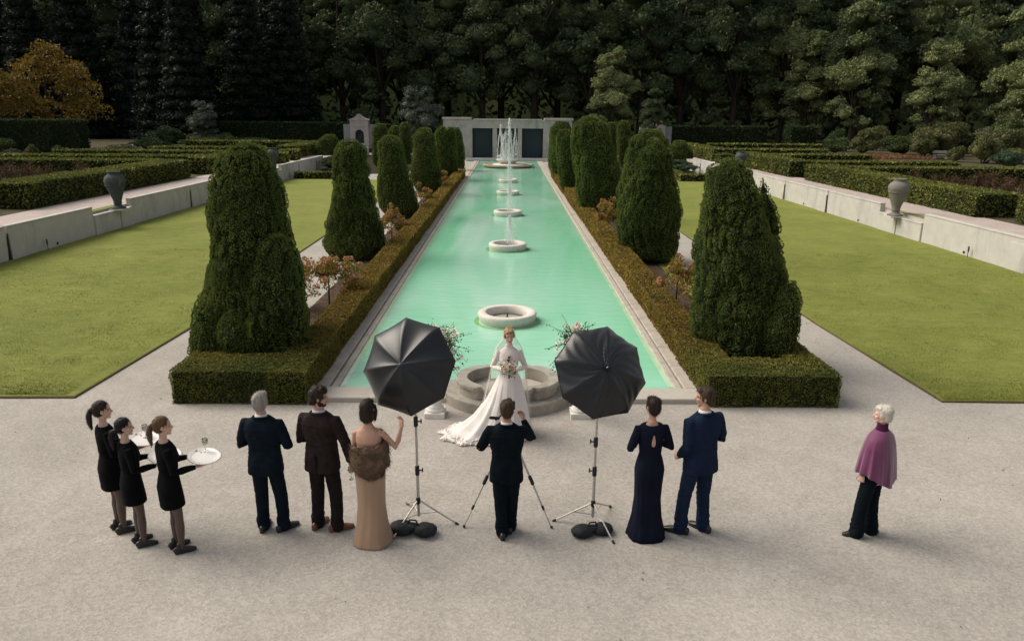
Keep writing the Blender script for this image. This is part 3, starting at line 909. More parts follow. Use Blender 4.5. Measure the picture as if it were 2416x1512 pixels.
def tp(label, Y, rows, seed, leaf, **k):
    return topiary(label, [(Y, rows)], leaf, seed, **k)
tp('second clipped cedar from the front on the left of the pool', 20.8, [(3.85, -5.11, 0.19), (3.62, -5.14, 0.48), (2.95, -5.18, 0.59), (1.84, -5.18, 0.72), (0.99, -5.21, 0.90), (0.4, -5.22, 1.02), (0.05, -5.21, 0.85)], 53, .045, clump=.24, amp=.095)
tp('third clipped cedar from the front on the left of the pool', 29.5, [(3.71, -5.42, 0.26), (3.46, -5.45, 0.54), (2.23, -5.41, 0.71), (1.25, -5.3, 0.82), (0.46, -5.15, 0.88), (0.05, -5.09, 0.66)], 54, .06, clump=.3, amp=.06)
tp('fourth clipped cedar from the front on the left of the pool', 38.5, [(3.85, -5.03, 0.28), (3.51, -5.05, 0.58), (2.73, -5.06, 0.73), (1.48, -5.06, 0.87), (0.72, -4.98, 0.85), (0.1, -4.87, 0.62)], 55, .075, clump=.32, amp=.06)
topiary('double-topped cedar, fifth on the left of the pool', [(47, [(3.79, -4.85, 0.25), (3.35, -4.9, 0.48), (2.3, -4.88, 0.58), (0.78, -4.75, 0.5), (0.05, -4.6, 0.4)]), (47.2, [(3.75, -4.25, 0.18), (3.35, -4.25, 0.38), (2.3, -4.22, 0.46), (0.78, -4.2, 0.42), (0.05, -4.2, 0.35)])], .085, 56, clump=.34, amp=.05)
tp('sixth and farthest cedar on the left edge of the pool', 55, [(3.54, -4.48, 0.29), (3.13, -4.48, 0.51), (1.9, -4.46, 0.64), (0.48, -4.43, 0.63), (0.05, -4.37, 0.48)], 57, .095, clump=.36, amp=.05)
topiary('second cedar from the front on the right, with a dark hollow under its crown', [(20.4, [(4.23, 4.52, 0.27), (3.97, 4.52, 0.56), (3.32, 4.54, 0.77), (2.51, 4.55, 0.94), (1.68, 4.62, 0.98), (0.84, 4.71, 0.92), (0.26, 4.81, 0.84), (0.1, 5.1, 0.5)]), (19.9, [(4.0, 4.55, .12), (3.6, 4.6, .5), (3.15, 4.65, .52), (2.95, 4.68, .2)])], .043, 58, clump=.24, amp=.09)
tp('biggest rounded cedar, third from the front on the right of the pool', 29.5, [(4.61, 3.68, 0.29), (4.28, 3.74, 0.73), (3.44, 3.9, 0.97), (2.49, 4.09, 1.07), (1.51, 4.28, 1.06), (0.72, 4.41, 0.95), (0.08, 4.5, 0.71)], 59, .058, clump=.28, amp=.095)
tp('slim shorter cedar, fourth from the front on the right of the pool', 38, [(3.85, 3.33, 0.31), (3.42, 3.32, 0.52), (2.57, 3.42, 0.6), (1.59, 3.57, 0.59), (0.58, 3.74, 0.49), (0.07, 3.85, 0.32)], 60, .07, clump=.3, amp=.05)
tp('fifth cedar from the front on the right edge of the pool', 46.5, [(4.22, 3.86, 0.43), (3.72, 3.84, 0.71), (2.39, 3.78, 0.73), (0.88, 3.89, 0.67), (0.05, 3.97, 0.47)], 61, .085, clump=.34, amp=.05)
tp('sixth and farthest cedar on the right edge of the pool', 54.5, [(3.72, 3.92, 0.32), (3.03, 3.91, 0.43), (1.64, 3.95, 0.51), (0.4, 3.97, 0.46), (0.04, 4.03, 0.33)], 62, .095, clump=.36, amp=.05)
tp('broad cedar set back left of the poolside row, nearest the niche', 58, [(3.79, -11.48, 0.38), (3.35, -11.57, 0.67), (2.07, -11.67, 0.73), (0.39, -11.73, 0.58), (0.05, -11.74, 0.29)], 63, .1, clump=.36, amp=.05)
tp('low cedar in the middle of the three set back on the left', 66, [(3.47, -11.59, 0.32), (3.05, -11.69, 0.67), (1.72, -11.7, 0.87), (0.05, -11.71, 0.71)], 64, .11, clump=.36, amp=.05)
tp('slim cedar set back on the left, nearest the pavilion', 62, [(3.86, -9.95, 0.28), (3.47, -9.97, 0.53), (1.9, -10.01, 0.66), (0.11, -10.05, 0.54)], 65, .1, clump=.36, amp=.05)
tp('set back cedar peeping over the shoulder of the biggest right cedar', 54, [(4.56, 7.53, 0.27), (4.26, 7.54, 0.62), (2.73, 7.66, 0.66), (0.29, 7.84, 0.55)], 66, .095, clump=.36, amp=.05)
tp('lower of the two set back cedars between the right poolside trees', 66, [(3.96, 10.62, 0.33), (3.55, 10.62, 0.52), (1.88, 10.76, 0.57), (0.05, 10.9, 0.42)], 67, .11, clump=.36, amp=.05)
tp('slim tall set back cedar left of the hollow cedar on the right', 58, [(4.21, 10.33, 0.34), (3.84, 10.41, 0.59), (2.6, 10.49, 0.71), (1.11, 10.61, 0.58), (0.17, 10.69, 0.33)], 68, .1, clump=.36, amp=.05)
tp('dome shaped clipped shrub at the end of the left wall', 61, [(2.71, -16.98, 0.5), (2.28, -17.16, 0.97), (1.51, -17.33, 1.27), (0.68, -17.38, 1.3), (.2, -17.4, 1.25)], 69, .1, clump=.4, amp=.04, group='dome shaped shrubs', name='domed_shrub')
tp('dome shaped clipped shrub at the end of the right wall', 60, [(2.45, 16.04, 0.5), (1.99, 16.09, 0.9), (1.41, 16.2, 1.12), (0.71, 16.31, 1.13), (.1, 16.3, 1.1)], 70, .1, clump=.4, amp=.04, group='dome shaped shrubs', name='domed_shrub')

# spreading junipers and dark bush at the wall ends
def bush(name, label, cat, blobs, n, leaf, mat, seed, group=None, stems=None, **k):
    blobs = [(b[0], sy(b[1])) + tuple(b[2:]) for b in blobs]
    rng = np.random.default_rng(seed)
    sub = []
    for b in blobs:
        for q in range(9):
            d = norm(rng.normal(0, 1, (1, 3)))[0]; d[2] = abs(d[2]) * .9 - .25
            f = rng.uniform(.28, .5)
            sub.append((b[0] + d[0] * b[3] * .72, b[1] + d[1] * b[4] * .72, b[2] + d[2] * b[5] * .72, b[3] * f, b[4] * f, b[5] * f * 1.15))
        sub.append((b[0], b[1], b[2] - b[5] * .1, b[3] * .75, b[4] * .75, b[5] * .85))
    V, Fq = blob_leaves(sub, int(n * 1.5), leaf * .9, rng, **dict(dict(shell=.6, jit=1.1), **k))
    c = np.array([blobs[0][0], blobs[0][1], min(b[2] - b[5] for b in blobs)])
    t = thing(name, label, cat, tuple(c), 0, group, raw=True)
    mesh_np('foliage', V - c, Fq, mat, t)
    g = Geo()
    rr = random.Random(seed)
    for b in blobs[:stems or 3]:
        g.tube([(rr.uniform(-.1, .1), rr.uniform(-.1, .1), 0), ((b[0] - c[0]) * .5, (b[1] - c[1]) * .5, (b[2] - c[2]) * .5), (b[0] - c[0], b[1] - c[1], b[2] - c[2])], [.06 * b[3], .045 * b[3], .02 * b[3]], 6)
    g.obj('stem', BARK, t, True)
    return t
bush('juniper', 'spreading layered juniper beside the right low hedge', 'shrub', [(14.9, 53.5, .5, 1.3, 1.3, .35), (14.2, 55.5, .9, 1.0, 1.0, .25), (15.4, 56, .7, 1.0, 1, .3)], 2600, .11, BLUEGR, 80, stems=1, core=True)
bush('dark_bush', 'dark bush between the left wall end and the cedars', 'shrub', [(-15.2, 54.5, .6, 1.1, 1.1, .7), (-14.2, 56, .6, 1, 1, .6)], 2200, .11, YEW, 81, stems=1)

# hydrangea standards in the beds --------------------------------------------
def hydrangea(label, x, y, w, h, seed, n=1.0):
    rng = np.random.default_rng(seed); rr = random.Random(seed)
    t = thing('hydrangea', label, 'shrub', (x, y, .0), 0, 'coral hydrangeas in the poolside beds')
    g = Geo(); g.tube([(0, 0, 0), (.02, 0, h * .5), (0, .01, h * .72)], [.022, .018, .016], 8)
    tips = []
    for i in range(int(26 * n)):
        a = rr.uniform(0, 6.28); rad = w * .5 * math.sqrt(rr.random()) ; z = h * (.52 + .44 * (1 - (rad / (w * .5)) ** 2)) + rr.uniform(-.30, .05) * h
        p = (rad * math.cos(a), rad * .8 * math.sin(a), z)
        g.tube([(0, .01, h * .62), (p[0] * .5, p[1] * .5, h * .66), p], [.010, .008, .005], 5)
        tips.append(p)
    g.obj('stem', BARK, t, True)
    P = []; N = []
    for p in tips:
        m = int(85)
        d = norm(rng.normal(0, 1, (m, 3)))
        P.append(np.array(p) + d * rng.random((m, 1)) ** .4 * .17 - np.array([0, 0, .06])); N.append(d)
    P = np.concatenate(P); N = np.concatenate(N)
    V, Fq = leaf_geo(P, N, .05, rng, .6, .2, .9, .5)
    mesh_np('foliage', V, Fq, CORALLEAF, t)
    parts = []
    for p in tips + tips[::2]:
        if rr.random() < .12: continue
        q = np.array(p) + np.array([rr.uniform(-.08, .08), rr.uniform(-.08, .08), rr.uniform(-.02, .10)])
        r = rr.uniform(.045, .085)
        d = norm(rng.normal(0, 1, (70, 3)))
        parts.append(leaf_geo(q + d * r * np.array([1, 1, .8]), d, .026, rng, .2, .1, 1.1, .7))
    V, Fq = join_np(parts)
    mesh_np('flower_heads', V, Fq, CORAL, t)
    return t
hyd = [(-4.50, 14.85, 2.0, 1.45, 'widest coral hydrangea standard, beside the front left cedar'), (-4.55, 23.9, 1.15, 1.35, 'coral hydrangea between the second and third left cedars'), (-4.5, 32.0, 1.2, 1.4, 'coral hydrangea between the third and fourth left cedars'), (-4.35, 41.5, .9, 1.2, 'small coral hydrangea between the fourth and fifth left cedars'),
       (4.35, 15.2, 1.0, 1.42, 'thin coral hydrangea standard beside the front right cedar'), (4.2, 25.6, 1.15, 1.55, 'coral hydrangea between the second and third right cedars'), (4.0, 34.0, .9, 1.3, 'coral hydrangea between the third and fourth right cedars'), (3.95, 50.5, 1.0, 1.2, 'farthest coral hydrangea on the right, near the tiered fountain')]
for i, (x, y, w_, h, lb) in enumerate(hyd): hydrangea(lb, x, y, w_, h, 90 + i, 1.8 if i == 0 else (.7 if i == 4 else 1.1))
# leaf litter on the beds
rng = np.random.default_rng(5)
n = 5000
P = np.stack([np.where(rng.random(n) < .5, -1, 1) * rng.uniform(4.05, 5.0, n), 12.5 + 22 * rng.random(n) ** 1.5, np.full(n, .035)], 1)
V, Fq = leaf_geo(P, np.tile([0, 0, .1], (n, 1)), .022, rng, .1, 0, 1.2, .5)
tag(mesh_np('leaf_litter', V, Fq, BEDRED), 'fallen leaves on the soil of the poolside beds', 'leaves', kind='stuff')

n = 420
P = np.stack([rng.uniform(-16, 16, n), 5.5 + 22 * rng.random(n) ** 1.3, np.full(n, .012)], 1)
P = P[~((np.abs(P[:, 0]) < 5.8) & (P[:, 1] > sy(9.3)))]
P[(np.abs(P[:, 0]) > 7.6) & (P[:, 1] > sy(9.9)), 2] = .045
V, Fq = leaf_geo(P, np.tile([0, 0, .1], (len(P), 1)), .020, rng, .1, 0, 1.0, .5)
tag(mesh_np('fallen_leaves', V, Fq, AUTUMN), 'few dry leaves scattered over the gravel and lawns', 'leaves', kind='stuff')

# grass blades on the nearer lawn
def blades(name, s, n, seed, label):
    rng = np.random.default_rng(seed)
    y = sy(9.74) + 14 * rng.random(n) ** 1.7
    x = s * (7.45 + 9.0 * rng.random(n))
    P = np.stack([x, y, np.full(n, .03)], 1)
    keep = ~((np.abs(x) < 7.65) & (y < sy(11)))
    P = P[keep]; m = len(P)
    d = norm(np.array([0, 0, 1.0]) + rng.normal(0, .55, (m, 3)))
    sd_ = norm(np.cross(d, rng.normal(0, 1, (m, 3))))
    L = (.016 + .016 * rng.random((m, 1))) * (.8 + .5 * (vnoise(P, .5, 4)[:, None]))
    V = np.stack([P - sd_ * .004, P + sd_ * .004, P + d * L + sd_ * .0015, P + d * L - sd_ * .0015], 1).reshape(-1, 3)
    o = mesh_np(name, V, np.arange(m * 4).reshape(-1, 4), GRASSB)
    tag(o, label, 'grass', kind='stuff')
blades('grass', -1, 110000, 6, 'short mown grass of the left lawn')
blades('grass', 1, 110000, 7, 'short mown grass of the right lawn')

# ------------------------------------------------------------------ woodland behind
def tree_proto(name, kind, h, w_, n, leaf, mat, seed):
    """crown + trunk with limbs, base at origin"""
    rng = np.random.default_rng(seed); rr = random.Random(seed)
    blobs = []
    g = Geo()
    if kind == 'conifer':
        g.tube([(0, 0, 0), (.1, 0, h * .5), (0, 0, h * .97)], [w_ * .05, w_ * .03, .03], 8)
        nl = 15
        for i in range(nl):
            z = h * (.05 + .92 * i / nl); r = w_ * .5 * (1 - i / nl) ** .8 + .3
            for k in range(5):
                a = k * 1.257 + i * .7 + rr.uniform(-.3, .3)
                blobs.append((r * .55 * math.cos(a), r * .55 * math.sin(a), z - r * .12, r * .5, r * .5, h / nl * .62))
    else:
        g.tube([(0, 0, 0), (rr.uniform(-.4, .4), 0, h * .3), (rr.uniform(-.6, .6), .2, h * .6), (0, 0, h * .85)], [h * .020, h * .015, h * .009, .04], 8)
        for i in range(9):
            a = i * 2.4 + rr.uniform(-.4, .4); z0 = h * rr.uniform(.12, .5); rd = w_ * rr.uniform(.22, .4); z1 = z0 + h * rr.uniform(.15, .35)
            g.tube([(0, 0, z0), (rd * .5 * math.cos(a), rd * .5 * math.sin(a), z0 + (z1 - z0) * .45), (rd * math.cos(a), rd * math.sin(a), z1)], [h * .010, h * .006, h * .002], 6)
            r = w_ * rr.uniform(.15, .25)
            blobs.append((rd * math.cos(a), rd * math.sin(a), z1, r, r, r * .8))
        lowz = {'low': .12, 'openlow': .24}.get(kind, .3)
        for i in range(34):
            z = h * (lowz + (.97 - lowz) * rr.random()); f = (z / h - lowz) / (1 - lowz)
            rad = w_ * .5 * (1 - abs(f - .35) ** 1.6 * 1.4) * rr.uniform(.3, .9)
            a = rr.uniform(0, 6.28); r = w_ * rr.uniform(.09, .17)
            blobs.append((rad * math.cos(a), rad * math.sin(a), z, r, r, r * rr.uniform(.6, .9)))
    V, Fq = blob_leaves(blobs, n, leaf, rng, core=not kind.startswith('open'), clump=w_ * .13, shell=.5)
    t = thing(name, 'tree', 'tree')
    mesh_np('crown', V, Fq, mat, t)
    g.obj('trunk', BARK, t, True)
    return t
PR = {}
def place_tree(key, x, y, z, rz, s, label, group=None):
    p = PR[key]
    if not p.get('used'):
        p['used'] = 1; o = p
    else: o = copy_tree(p)
    o.location = (x, sy(y), z); o.rotation_euler.z = rz; o.scale = (s, s, s * 1.0)
    if 'used' in o.keys() and o is not p: del o['used']
    o['label'] = label
    if group: o['group'] = group
    elif 'group' in o.keys(): del o['group']
    return o
PR['dark1'] = tree_proto('woodland_tree', 'low', 25, 11, 15000, .34, DARKTREE, 201)
PR['dark2'] = tree_proto('woodland_tree', 'low', 27, 12, 15000, .36, DARKTREE, 202)
PR['green'] = tree_proto('woodland_tree', 'low', 24, 11, 15000, .34, GREENTREE, 203)
PR['spruce'] = tree_proto('spruce_tree', 'conifer', 27, 10, 16000, .36, SPRUCE, 204)
PR['autumn'] = tree_proto('autumn_tree', 'openlow', 10.5, 10, 7000, .27, AUTUMN, 205)
PR['silver'] = tree_proto('silver_leaved_tree', 'low', 9, 5.5, 6500, .17, SILVER, 206)
PR['olive'] = tree_proto('woodland_tree', 'low', 20, 10, 14000, .32, GREENTREE, 207)
rr = random.Random(8)
gw = 'dark trees of the wood behind the garden'
lw = 'dark leafy tree in the wood closing the view behind the hedges and pavilion'
x = -104
marks = {}
while x < 108:
    y = 96 + rr.uniform(-2.5, 3.5)
    if x < -28: key = rr.choice(['spruce', 'dark1', 'spruce'])
    elif x < 22: key = rr.choice(['dark1', 'dark2'])
    else: key = rr.choice(['dark1', 'dark2', 'green'])
    lb, gp = {'spruce': ('near black spruce in the wood beyond the left terrace', 'spruces in the wood beyond the left terrace'), 'green': ('paler green tree in the wood beyond the right terrace', 'paler green trees in the wood on the right')}.get(key, (lw, gw))
    mark = next(nm for lim, nm in ((-62, 'beyond the leftmost hedge'), (-44, 'above the autumn trees'), (-24, 'above the left niche-side hedge'), (-9, 'above the left niche'), (8, 'above the pavilion roof'), (22, 'above the half hidden niche'), (38, 'above the right tall hedge'), (70, 'above the shrubs of the right terrace'), (999, 'beyond the right picture edge')) if x < lim)
    marks[mark] = marks.get(mark, -1) + 1
    lb = '%s tree from the left %s, a %s' % (('first', 'second', 'third', 'fourth', 'fifth', 'sixth', 'seventh', 'eighth')[marks[mark]], mark, {'spruce': 'black spruce', 'green': 'pale green crown'}.get(key, 'dark leafy crown'))
    place_tree(key, x, y, .9, rr.uniform(0, 6.28), rr.uniform(.92, 1.15), lb, gp)
    x += rr.uniform(6.2, 8.2)
x = -118
while x < 122:
    place_tree(rr.choice(['dark1', 'dark2']), x, 112 + rr.uniform(-3, 3), .9, rr.uniform(0, 6.28), rr.uniform(1.15, 1.35), lw, gw)
    x += rr.uniform(8, 10)
# distinct trees in front of the wood
for x, y, s, lb in ((-40.5, 82, .8, 'near black spruce standing closest, over the grey mounded shrub'), (-35, 88, .85, 'near black spruce just behind the silvery blue tree'), (-45, 86, .95, 'near black spruce right of the autumn trees'), (-30.5, 90, .9, 'near black spruce over the left end of the dark tall hedge')):
    place_tree('spruce', x, y, .9, rr.uniform(0, 6), s, lb, 'spruces in the wood beyond the left terrace')
for x, y, s, lb in ((-61, 69, .95, 'leftmost yellow autumn tree above the tall hedge'), (-54.5, 66, .85, 'yellow autumn tree with a forked dark trunk, second from the left'), (-48.5, 68.5, .95, 'orange yellow autumn tree with bare dark limbs near the hedge end'), (-34.2, 88.5, .52, 'small yellow tree glowing between the spruce and the silver tree')):
    place_tree('autumn', x, y, .9, rr.uniform(0, 6), s, lb, 'autumn trees beyond the left terrace')
place_tree('silver', -35.8, 75.5, .9, 1.0, .62, 'silvery blue leaved small tree in front of the dark wood on the left')
place_tree('silver', -10.6, 77, 0, 2.0, .95, 'grey green tree just left of the pavilion roof')
place_tree('olive', 13.5, 84, .6, 3, .62, 'loose grey green tree right of the pavilion, beside the hidden niche')
place_tree('dark1', 17.4, 77, .6, 3, .30, 'low dark tree overlapping the half hidden niche on the right')
for x, y, s, key in ((46, 86, .75, 'green'), (52, 79, .62, 'olive'), (58, 70, .55, 'green'), (41.5, 90, .7, 'olive'), (61, 77, .7, 'green'), (64, 72, .8, 'dark1'), (70, 68, .85, 'green'), (47.5, 88, .9, 'dark1')):
    place_tree(key, x, y, .9, rr.uniform(0, 6), s, {'green': 'paler green tree in the wood beyond the right terrace', 'olive': 'paler green tree in the wood beyond the right terrace'}.get(key, lw), {'dark1': gw}.get(key, 'paler green trees in the wood on the right'))
# the depth of the wood
rng = np.random.default_rng(77)
n = 42000
P = np.stack([rng.uniform(-190, 190, n), 144 + rng.uniform(0, 6, n), 46 * rng.random(n)], 1)
V, Fq = leaf_geo(P, np.tile([0, -1., .3], (n, 1)), .85, rng, .6, .2, .9, .5)
u, v = np.meshgrid(np.linspace(-190, 190, 60), np.linspace(0, 40, 10))
Q = np.stack([u.ravel(), 152 + 3 * np.sin(u.ravel() * .21), v.ravel()], 1)
V, Fq = join_np([(V, Fq), (Q, grid_faces(60, 10, False))])
tag(mesh_np('distant_woodland', V, Fq, DARKTREE), 'deep dark woodland filling the view behind the first trees', 'woodland', kind='stuff')

# ------------------------------------------------------------------ terrace shrubs
S = bush
S('garden_shrub', 'leafy green shrub beside the short tall hedge block on the right', 'shrub', [(41.2, 80.5, 1.9, 1.3, 1.2, 1.5), (42, 81, 2.6, 1.0, 1, 1.0)], 2600, .16, MIDSHRUB, 301)
S('garden_shrub', 'dark green bushy shrub, third shrub on the right terrace', 'shrub', [(42.0, 69, 1.8, 2.0, 1.6, 1.2), (43.2, 69.4, 1.6, 1.3, 1.3, 1.1)], 3200, .15, MIDSHRUB, 302)
S('garden_shrub', 'shrub with a pale top, second on the right terrace', 'shrub', [(39.6, 71, 1.7, 1.5, 1.4, 1.3), (39.9, 71, 2.8, .9, .9, .8)], 2600, .15, OLIVE, 303)
S('arching_shrub', 'yellowish arching shrub with a dark hollow over a bench', 'shrub', [(40.2, 61.5, 2.2, 1.3, 1.3, 1.5), (41.6, 62, 3.0, 1.6, 1.3, .9), (43.0, 62.4, 2.4, .9, 1.2, 1.2)], 4200, .15, OLIVE, 304)
S('dark_bush', 'dark bush in the hollow behind the bench', 'shrub', [(42.4, 63.2, 1.8, 1.3, .9, 1.1)], 1200, .14, YEW, 305, stems=1)
S('garden_shrub', 'big tawny yellow shrub at the right edge, tallest on the terrace', 'shrub', [(42.0, 56, 2.1, 1.4, 1.4, 1.5), (43.8, 56.5, 2.7, 1.5, 1.4, 1.4), (46, 57, 2.8, 1.8, 1.4, 1.4), (44.5, 55.5, 1.6, 1.8, 1.3, .9)], 6500, .14, OLIVE, 306)
S('garden_shrub', 'round blue green bush in front of the tawny shrub', 'shrub', [(40.0, 50.2, 1.5, 1.35, 1.2, .85)], 2400, .11, BLUEGR, 307, stems=1)
S('garden_shrub', 'tall pale green shrub behind the arching shrub', 'shrub', [(44.5, 66, 2.6, 2.0, 1.5, 1.9), (46.5, 67, 3.0, 1.8, 1.5, 1.6)], 4200, .17, OLIVE, 316)
S('garden_shrub', 'loose green shrub rising behind the tawny shrub', 'shrub', [(49.0, 62, 3.0, 2.2, 1.6, 2.2), (51.5, 61, 3.2, 2.0, 1.6, 2.2)], 4600, .17, MIDSHRUB, 317)
S('garden_shrub', 'mid green shrub between the tall hedge block and the dark bushy shrub', 'shrub', [(44.0, 76, 2.5, 1.8, 1.5, 1.7)], 3000, .17, OLIVE, 318)
for q_, (x, y, r_, h_, m_, lb_) in enumerate((
    (47.5, 74, 2.4, 2.3, MIDSHRUB, 'round green shrub in the shade under the right trees, behind the tall pale shrub'),
    (53.5, 72, 2.6, 2.5, GREYSH, 'grey green shrub filling the gap beneath the right trees'),
    (56.5, 64, 2.6, 2.6, OLIVE, 'broad yellow green shrub at the right picture edge, farthest back'),
    (49.0, 56, 2.2, 2.4, OLIVE, 'yellow green shrub cut by the right picture edge beside the tawny shrub'),
    (38.2, 74, 1.5, 1.3, MIDSHRUB, 'low green shrub at the foot of the short tall hedge block'),
    (36.0, 70, 1.6, .9, MIDSHRUB, 'low mounded shrub left of the shrub with a pale top'))):
    S('garden_shrub', lb_, 'shrub', [(x, y, TZ + h_ * .5, r_, 1.5, h_ * .62), (x + r_ * .5, y + .5, TZ + h_ * .75, r_ * .6, 1.2, h_ * .5)], 3600, .16, m_, 330 + q_)
for q_, (x, y, r_, h_, m_, lb_) in enumerate((
    (-37.0, 66, 2.2, 1.3, YEW, 'low dark bush right of the grey mounded shrub on the left'),
    (-33.6, 70, 2.4, 1.2, MIDSHRUB, 'low green bush in front of the silver tree'),
    (-45.0, 56, 1.8, 1.5, MIDSHRUB, 'green bush at the left picture edge below the tall hedge'),
    (-36.2, 60, 1.6, .9, GREYSH, 'small pale mound just behind the left parterre'),
    (-30.0, 74, 2.6, 1.2, YEW, 'low dark bush at the foot of the long left hedge'))):
    S('dark_bush', lb_, 'shrub', [(x, y, TZ + h_ * .45, r_, 1.3, h_ * .6)], 2200, .14, m_, 350 + q_, stems=1)
S('garden_shrub', 'small olive shrub between the bench and the tawny shrub', 'shrub', [(40.8, 57.6, 1.5, .9, .9, .9)], 1500, .13, OLIVE, 308, stems=1)
S('garden_shrub', 'grey green mounded shrub in front of the left tall hedge', 'shrub', [(-42.6, 61.5, 1.9, 2.1, 1.5, 1.1), (-41.4, 61.5, 2.1, 1.5, 1.2, .85)], 4200, .13, GREYSH, 309)
S('garden_shrub', 'small yellow green plant near the left edge of the terrace', 'shrub', [(-41.0, 54.7, 1.4, .55, .5, .6)], 700, .10, OLIVE, 310, stems=1)
S('garden_shrub', 'small dull green shrub between the yellow plant and the grey mound', 'shrub', [(-39.2, 55.6, 1.35, .6, .5, .6)], 800, .10, MIDSHRUB, 311, stems=1)
S('garden_shrub', 'purplish low shrub left of the small yellow plant', 'shrub', [(-42.3, 54.3, 1.3, .8, .5, .45)], 800, .10, SILVER, 312, stems=1)
S('garden_shrub', 'flat pale mound at the left picture edge', 'shrub', [(-41.6, 52.3, 1.2, .9, .6, .3)], 700, .09, OLIVE, 313, stems=1)
S('dark_bush', 'dark bush under the spruces right of the grey mound', 'shrub', [(-40.5, 76, 1.9, 2.2, 1.5, 1.3)], 2200, .16, YEW, 314)
S('dark_bush', 'dark bush below the silver tree', 'shrub', [(-37.4, 77, 1.6, 1.6, 1.5, 1.0), (-34.5, 78, 1.5, 1.6, 1.4, .9)], 2600, .16, MIDSHRUB, 315)

def ornament(x, y, label):
    t = thing('stone_ornament', label, 'ornament', (x, y, TZ))
    g = Geo(); g.lathe([(.26, 0), (.26, .06), (.18, .1), (.13, .25), (.17, .33), (.2, .35)], n=16); g.obj('plinth', RINGST, t, True)
    g = Geo(); g.lathe([(.08, .353), (.13, .42), (.17, .52), (.11, .62), (.05, .68), (.02, .72)], n=14); g.obj('finial', RINGST, t, True)
ornament(-37.4, 63.5, 'small white stone ornament among the dark bushes on the left')
ornament(40.3, 47.6, 'small pinkish stone ornament at the right edge of the terrace')
t = thing('garden_bench', 'pale bench in the hollow of the arching shrub', 'bench', (42.1, 61.6, TZ))
g = Geo(); g.box(-.7, .7, -.2, .2, .40, .45, .01); g.obj('seat', RINGST, t)
g = Geo(); g.box(-.7, .7, .21, .25, .55, .80, .01); g.obj('backrest', RINGST, t)
for a in (-.6, .6):
    g = Geo(); g.box(a - .05, a + .05, -.18, .18, 0, .397); g.obj('leg', RINGST, t)

# russet ground cover strip and rose beds
rng = np.random.default_rng(9)
for (x0, x1, y0, y1, nm, lb, h) in ((30, 40.5, 60, 66, 'ground_cover', 'russet ground cover in front of the right shrubs', .25), (-33, -22, 55.5, 57, 'ground_cover', 'brownish planting strip on the left terrace', .2)):
    n = 9000
    P = np.stack([rng.uniform(x0, x1, n), rng.uniform(sy(y0), sy(y1), n), TZ + h * rng.random(n)], 1)
    V, Fq = leaf_geo(P, np.tile([0, 0, 1.], (n, 1)), .12, rng)
    tag(mesh_np(nm, V, Fq, BEDRED), lb, 'plants', kind='stuff')
def rose(seed):
    rng = np.random.default_rng(seed); rr = random.Random(seed)
    t = thing('rose_bush', 'rose', 'rose bush')
    g = Geo(); tips = []
    for i in range(9):
        a = rr.uniform(0, 6.28); q = rr.uniform(.08, .3); h = rr.uniform(.45, .95)
        g.tube([(0, 0, 0), (q * .4 * math.cos(a), q * .4 * math.sin(a), h * .5), (q * math.cos(a), q * math.sin(a), h)], [.014, .01, .007], 4)
        tips.append((q * math.cos(a), q * math.sin(a), h))
    g.obj('stems', ROSE, t)
    P = np.concatenate([np.array(p) * np.array([1, 1, 1]) * rng.uniform(.55, 1, (26, 1)) + rng.normal(0, .06, (26, 3)) for p in tips])
    V, Fq = leaf_geo(P, norm(rng.normal(0, 1, P.shape)), .055, rng)
    mesh_np('foliage', V, Fq, ROSE, t)
    return t
roses = [rose(400), rose(401)]
rr = random.Random(12); k = 0
for (x0, x1, y0, y1, n, lb, gp) in ((-28, -21.8, 31.5, 37.2, 26, 'reddish faded rose bush in the hedged bed on the left terrace', 'roses in the left terrace bed'), (21.4, 27, 27, 35.5, 34, 'reddish faded rose bush in the hedged bed on the right terrace', 'roses in the right terrace bed'), (21.5, 25.5, 38.6, 40.6, 9, 'rose bush in the second, farther bed on the right terrace', 'roses in the far right bed')):
    for i in range(n):
        o = roses[k] if k < 2 else copy_tree(roses[k % 2])
        k += 1
        o.location = (rr.uniform(x0, x1), sy(rr.uniform(y0, y1)), TZ); o.rotation_euler.z = rr.uniform(0, 6.28); s = rr.uniform(.9, 1.25); o.scale = (s, s, s)
        o['label'] = lb; o['group'] = gp

# ------------------------------------------------------------------ urns and wall lights
UP = [(.30, 0), (.30, .05), (.22, .07), (.15, .13), (.13, .17), (.17, .20), (.16, .24), (.155, .30), (.20, .45), (.29, .72), (.37, .95), (.405, 1.10), (.40, 1.22), (.34, 1.33), (.26, 1.39), (.22, 1.42), (.23, 1.46), (.26, 1.49), (.26, 1.52), (.20, 1.52), (.18, 1.45)]
def urn(x, y, z, mat, label, s=1.0, ribs=False):
    t = thing('garden_urn', label, 'urn', (x, y, z), 0, 'tall urns on the terrace walls', s)
    g = Geo(); g.box(-.33, .33, -.33, .33, 0, .06, .008); g.obj('plinth', WALLST, t)
    g = Geo(); g.lathe(UP, (0, 0, .062), 48, (lambda th, zz: 1 + .018 * math.cos(24 * th)) if ribs else None); g.obj('vessel', mat, t, True)
    g = Geo()
    for zz, r in ((1.17, .408), (1.02, .392)):
        g.tube([(r * math.cos(a * .2618), r * math.sin(a * .2618), zz) for a in range(25)], .012, 6, False)
    g.obj('moulding', mat, t, True)
    return t
urn(-16.32, 25.9, .80, URN_L, 'dark lead grey urn on the left wall, nearest the camera')
urn(16.22, 25.7, .76, URN_R, 'weathered stone urn on the right wall, nearest the camera', ribs=True)
urn(-16.5, 44.5, .82, URN_L, 'far dark urn on the left wall behind the widest cedar')
urn(16.4, 44.5, .82, URN_L, 'far urn on the right wall, only its top above the cedar')
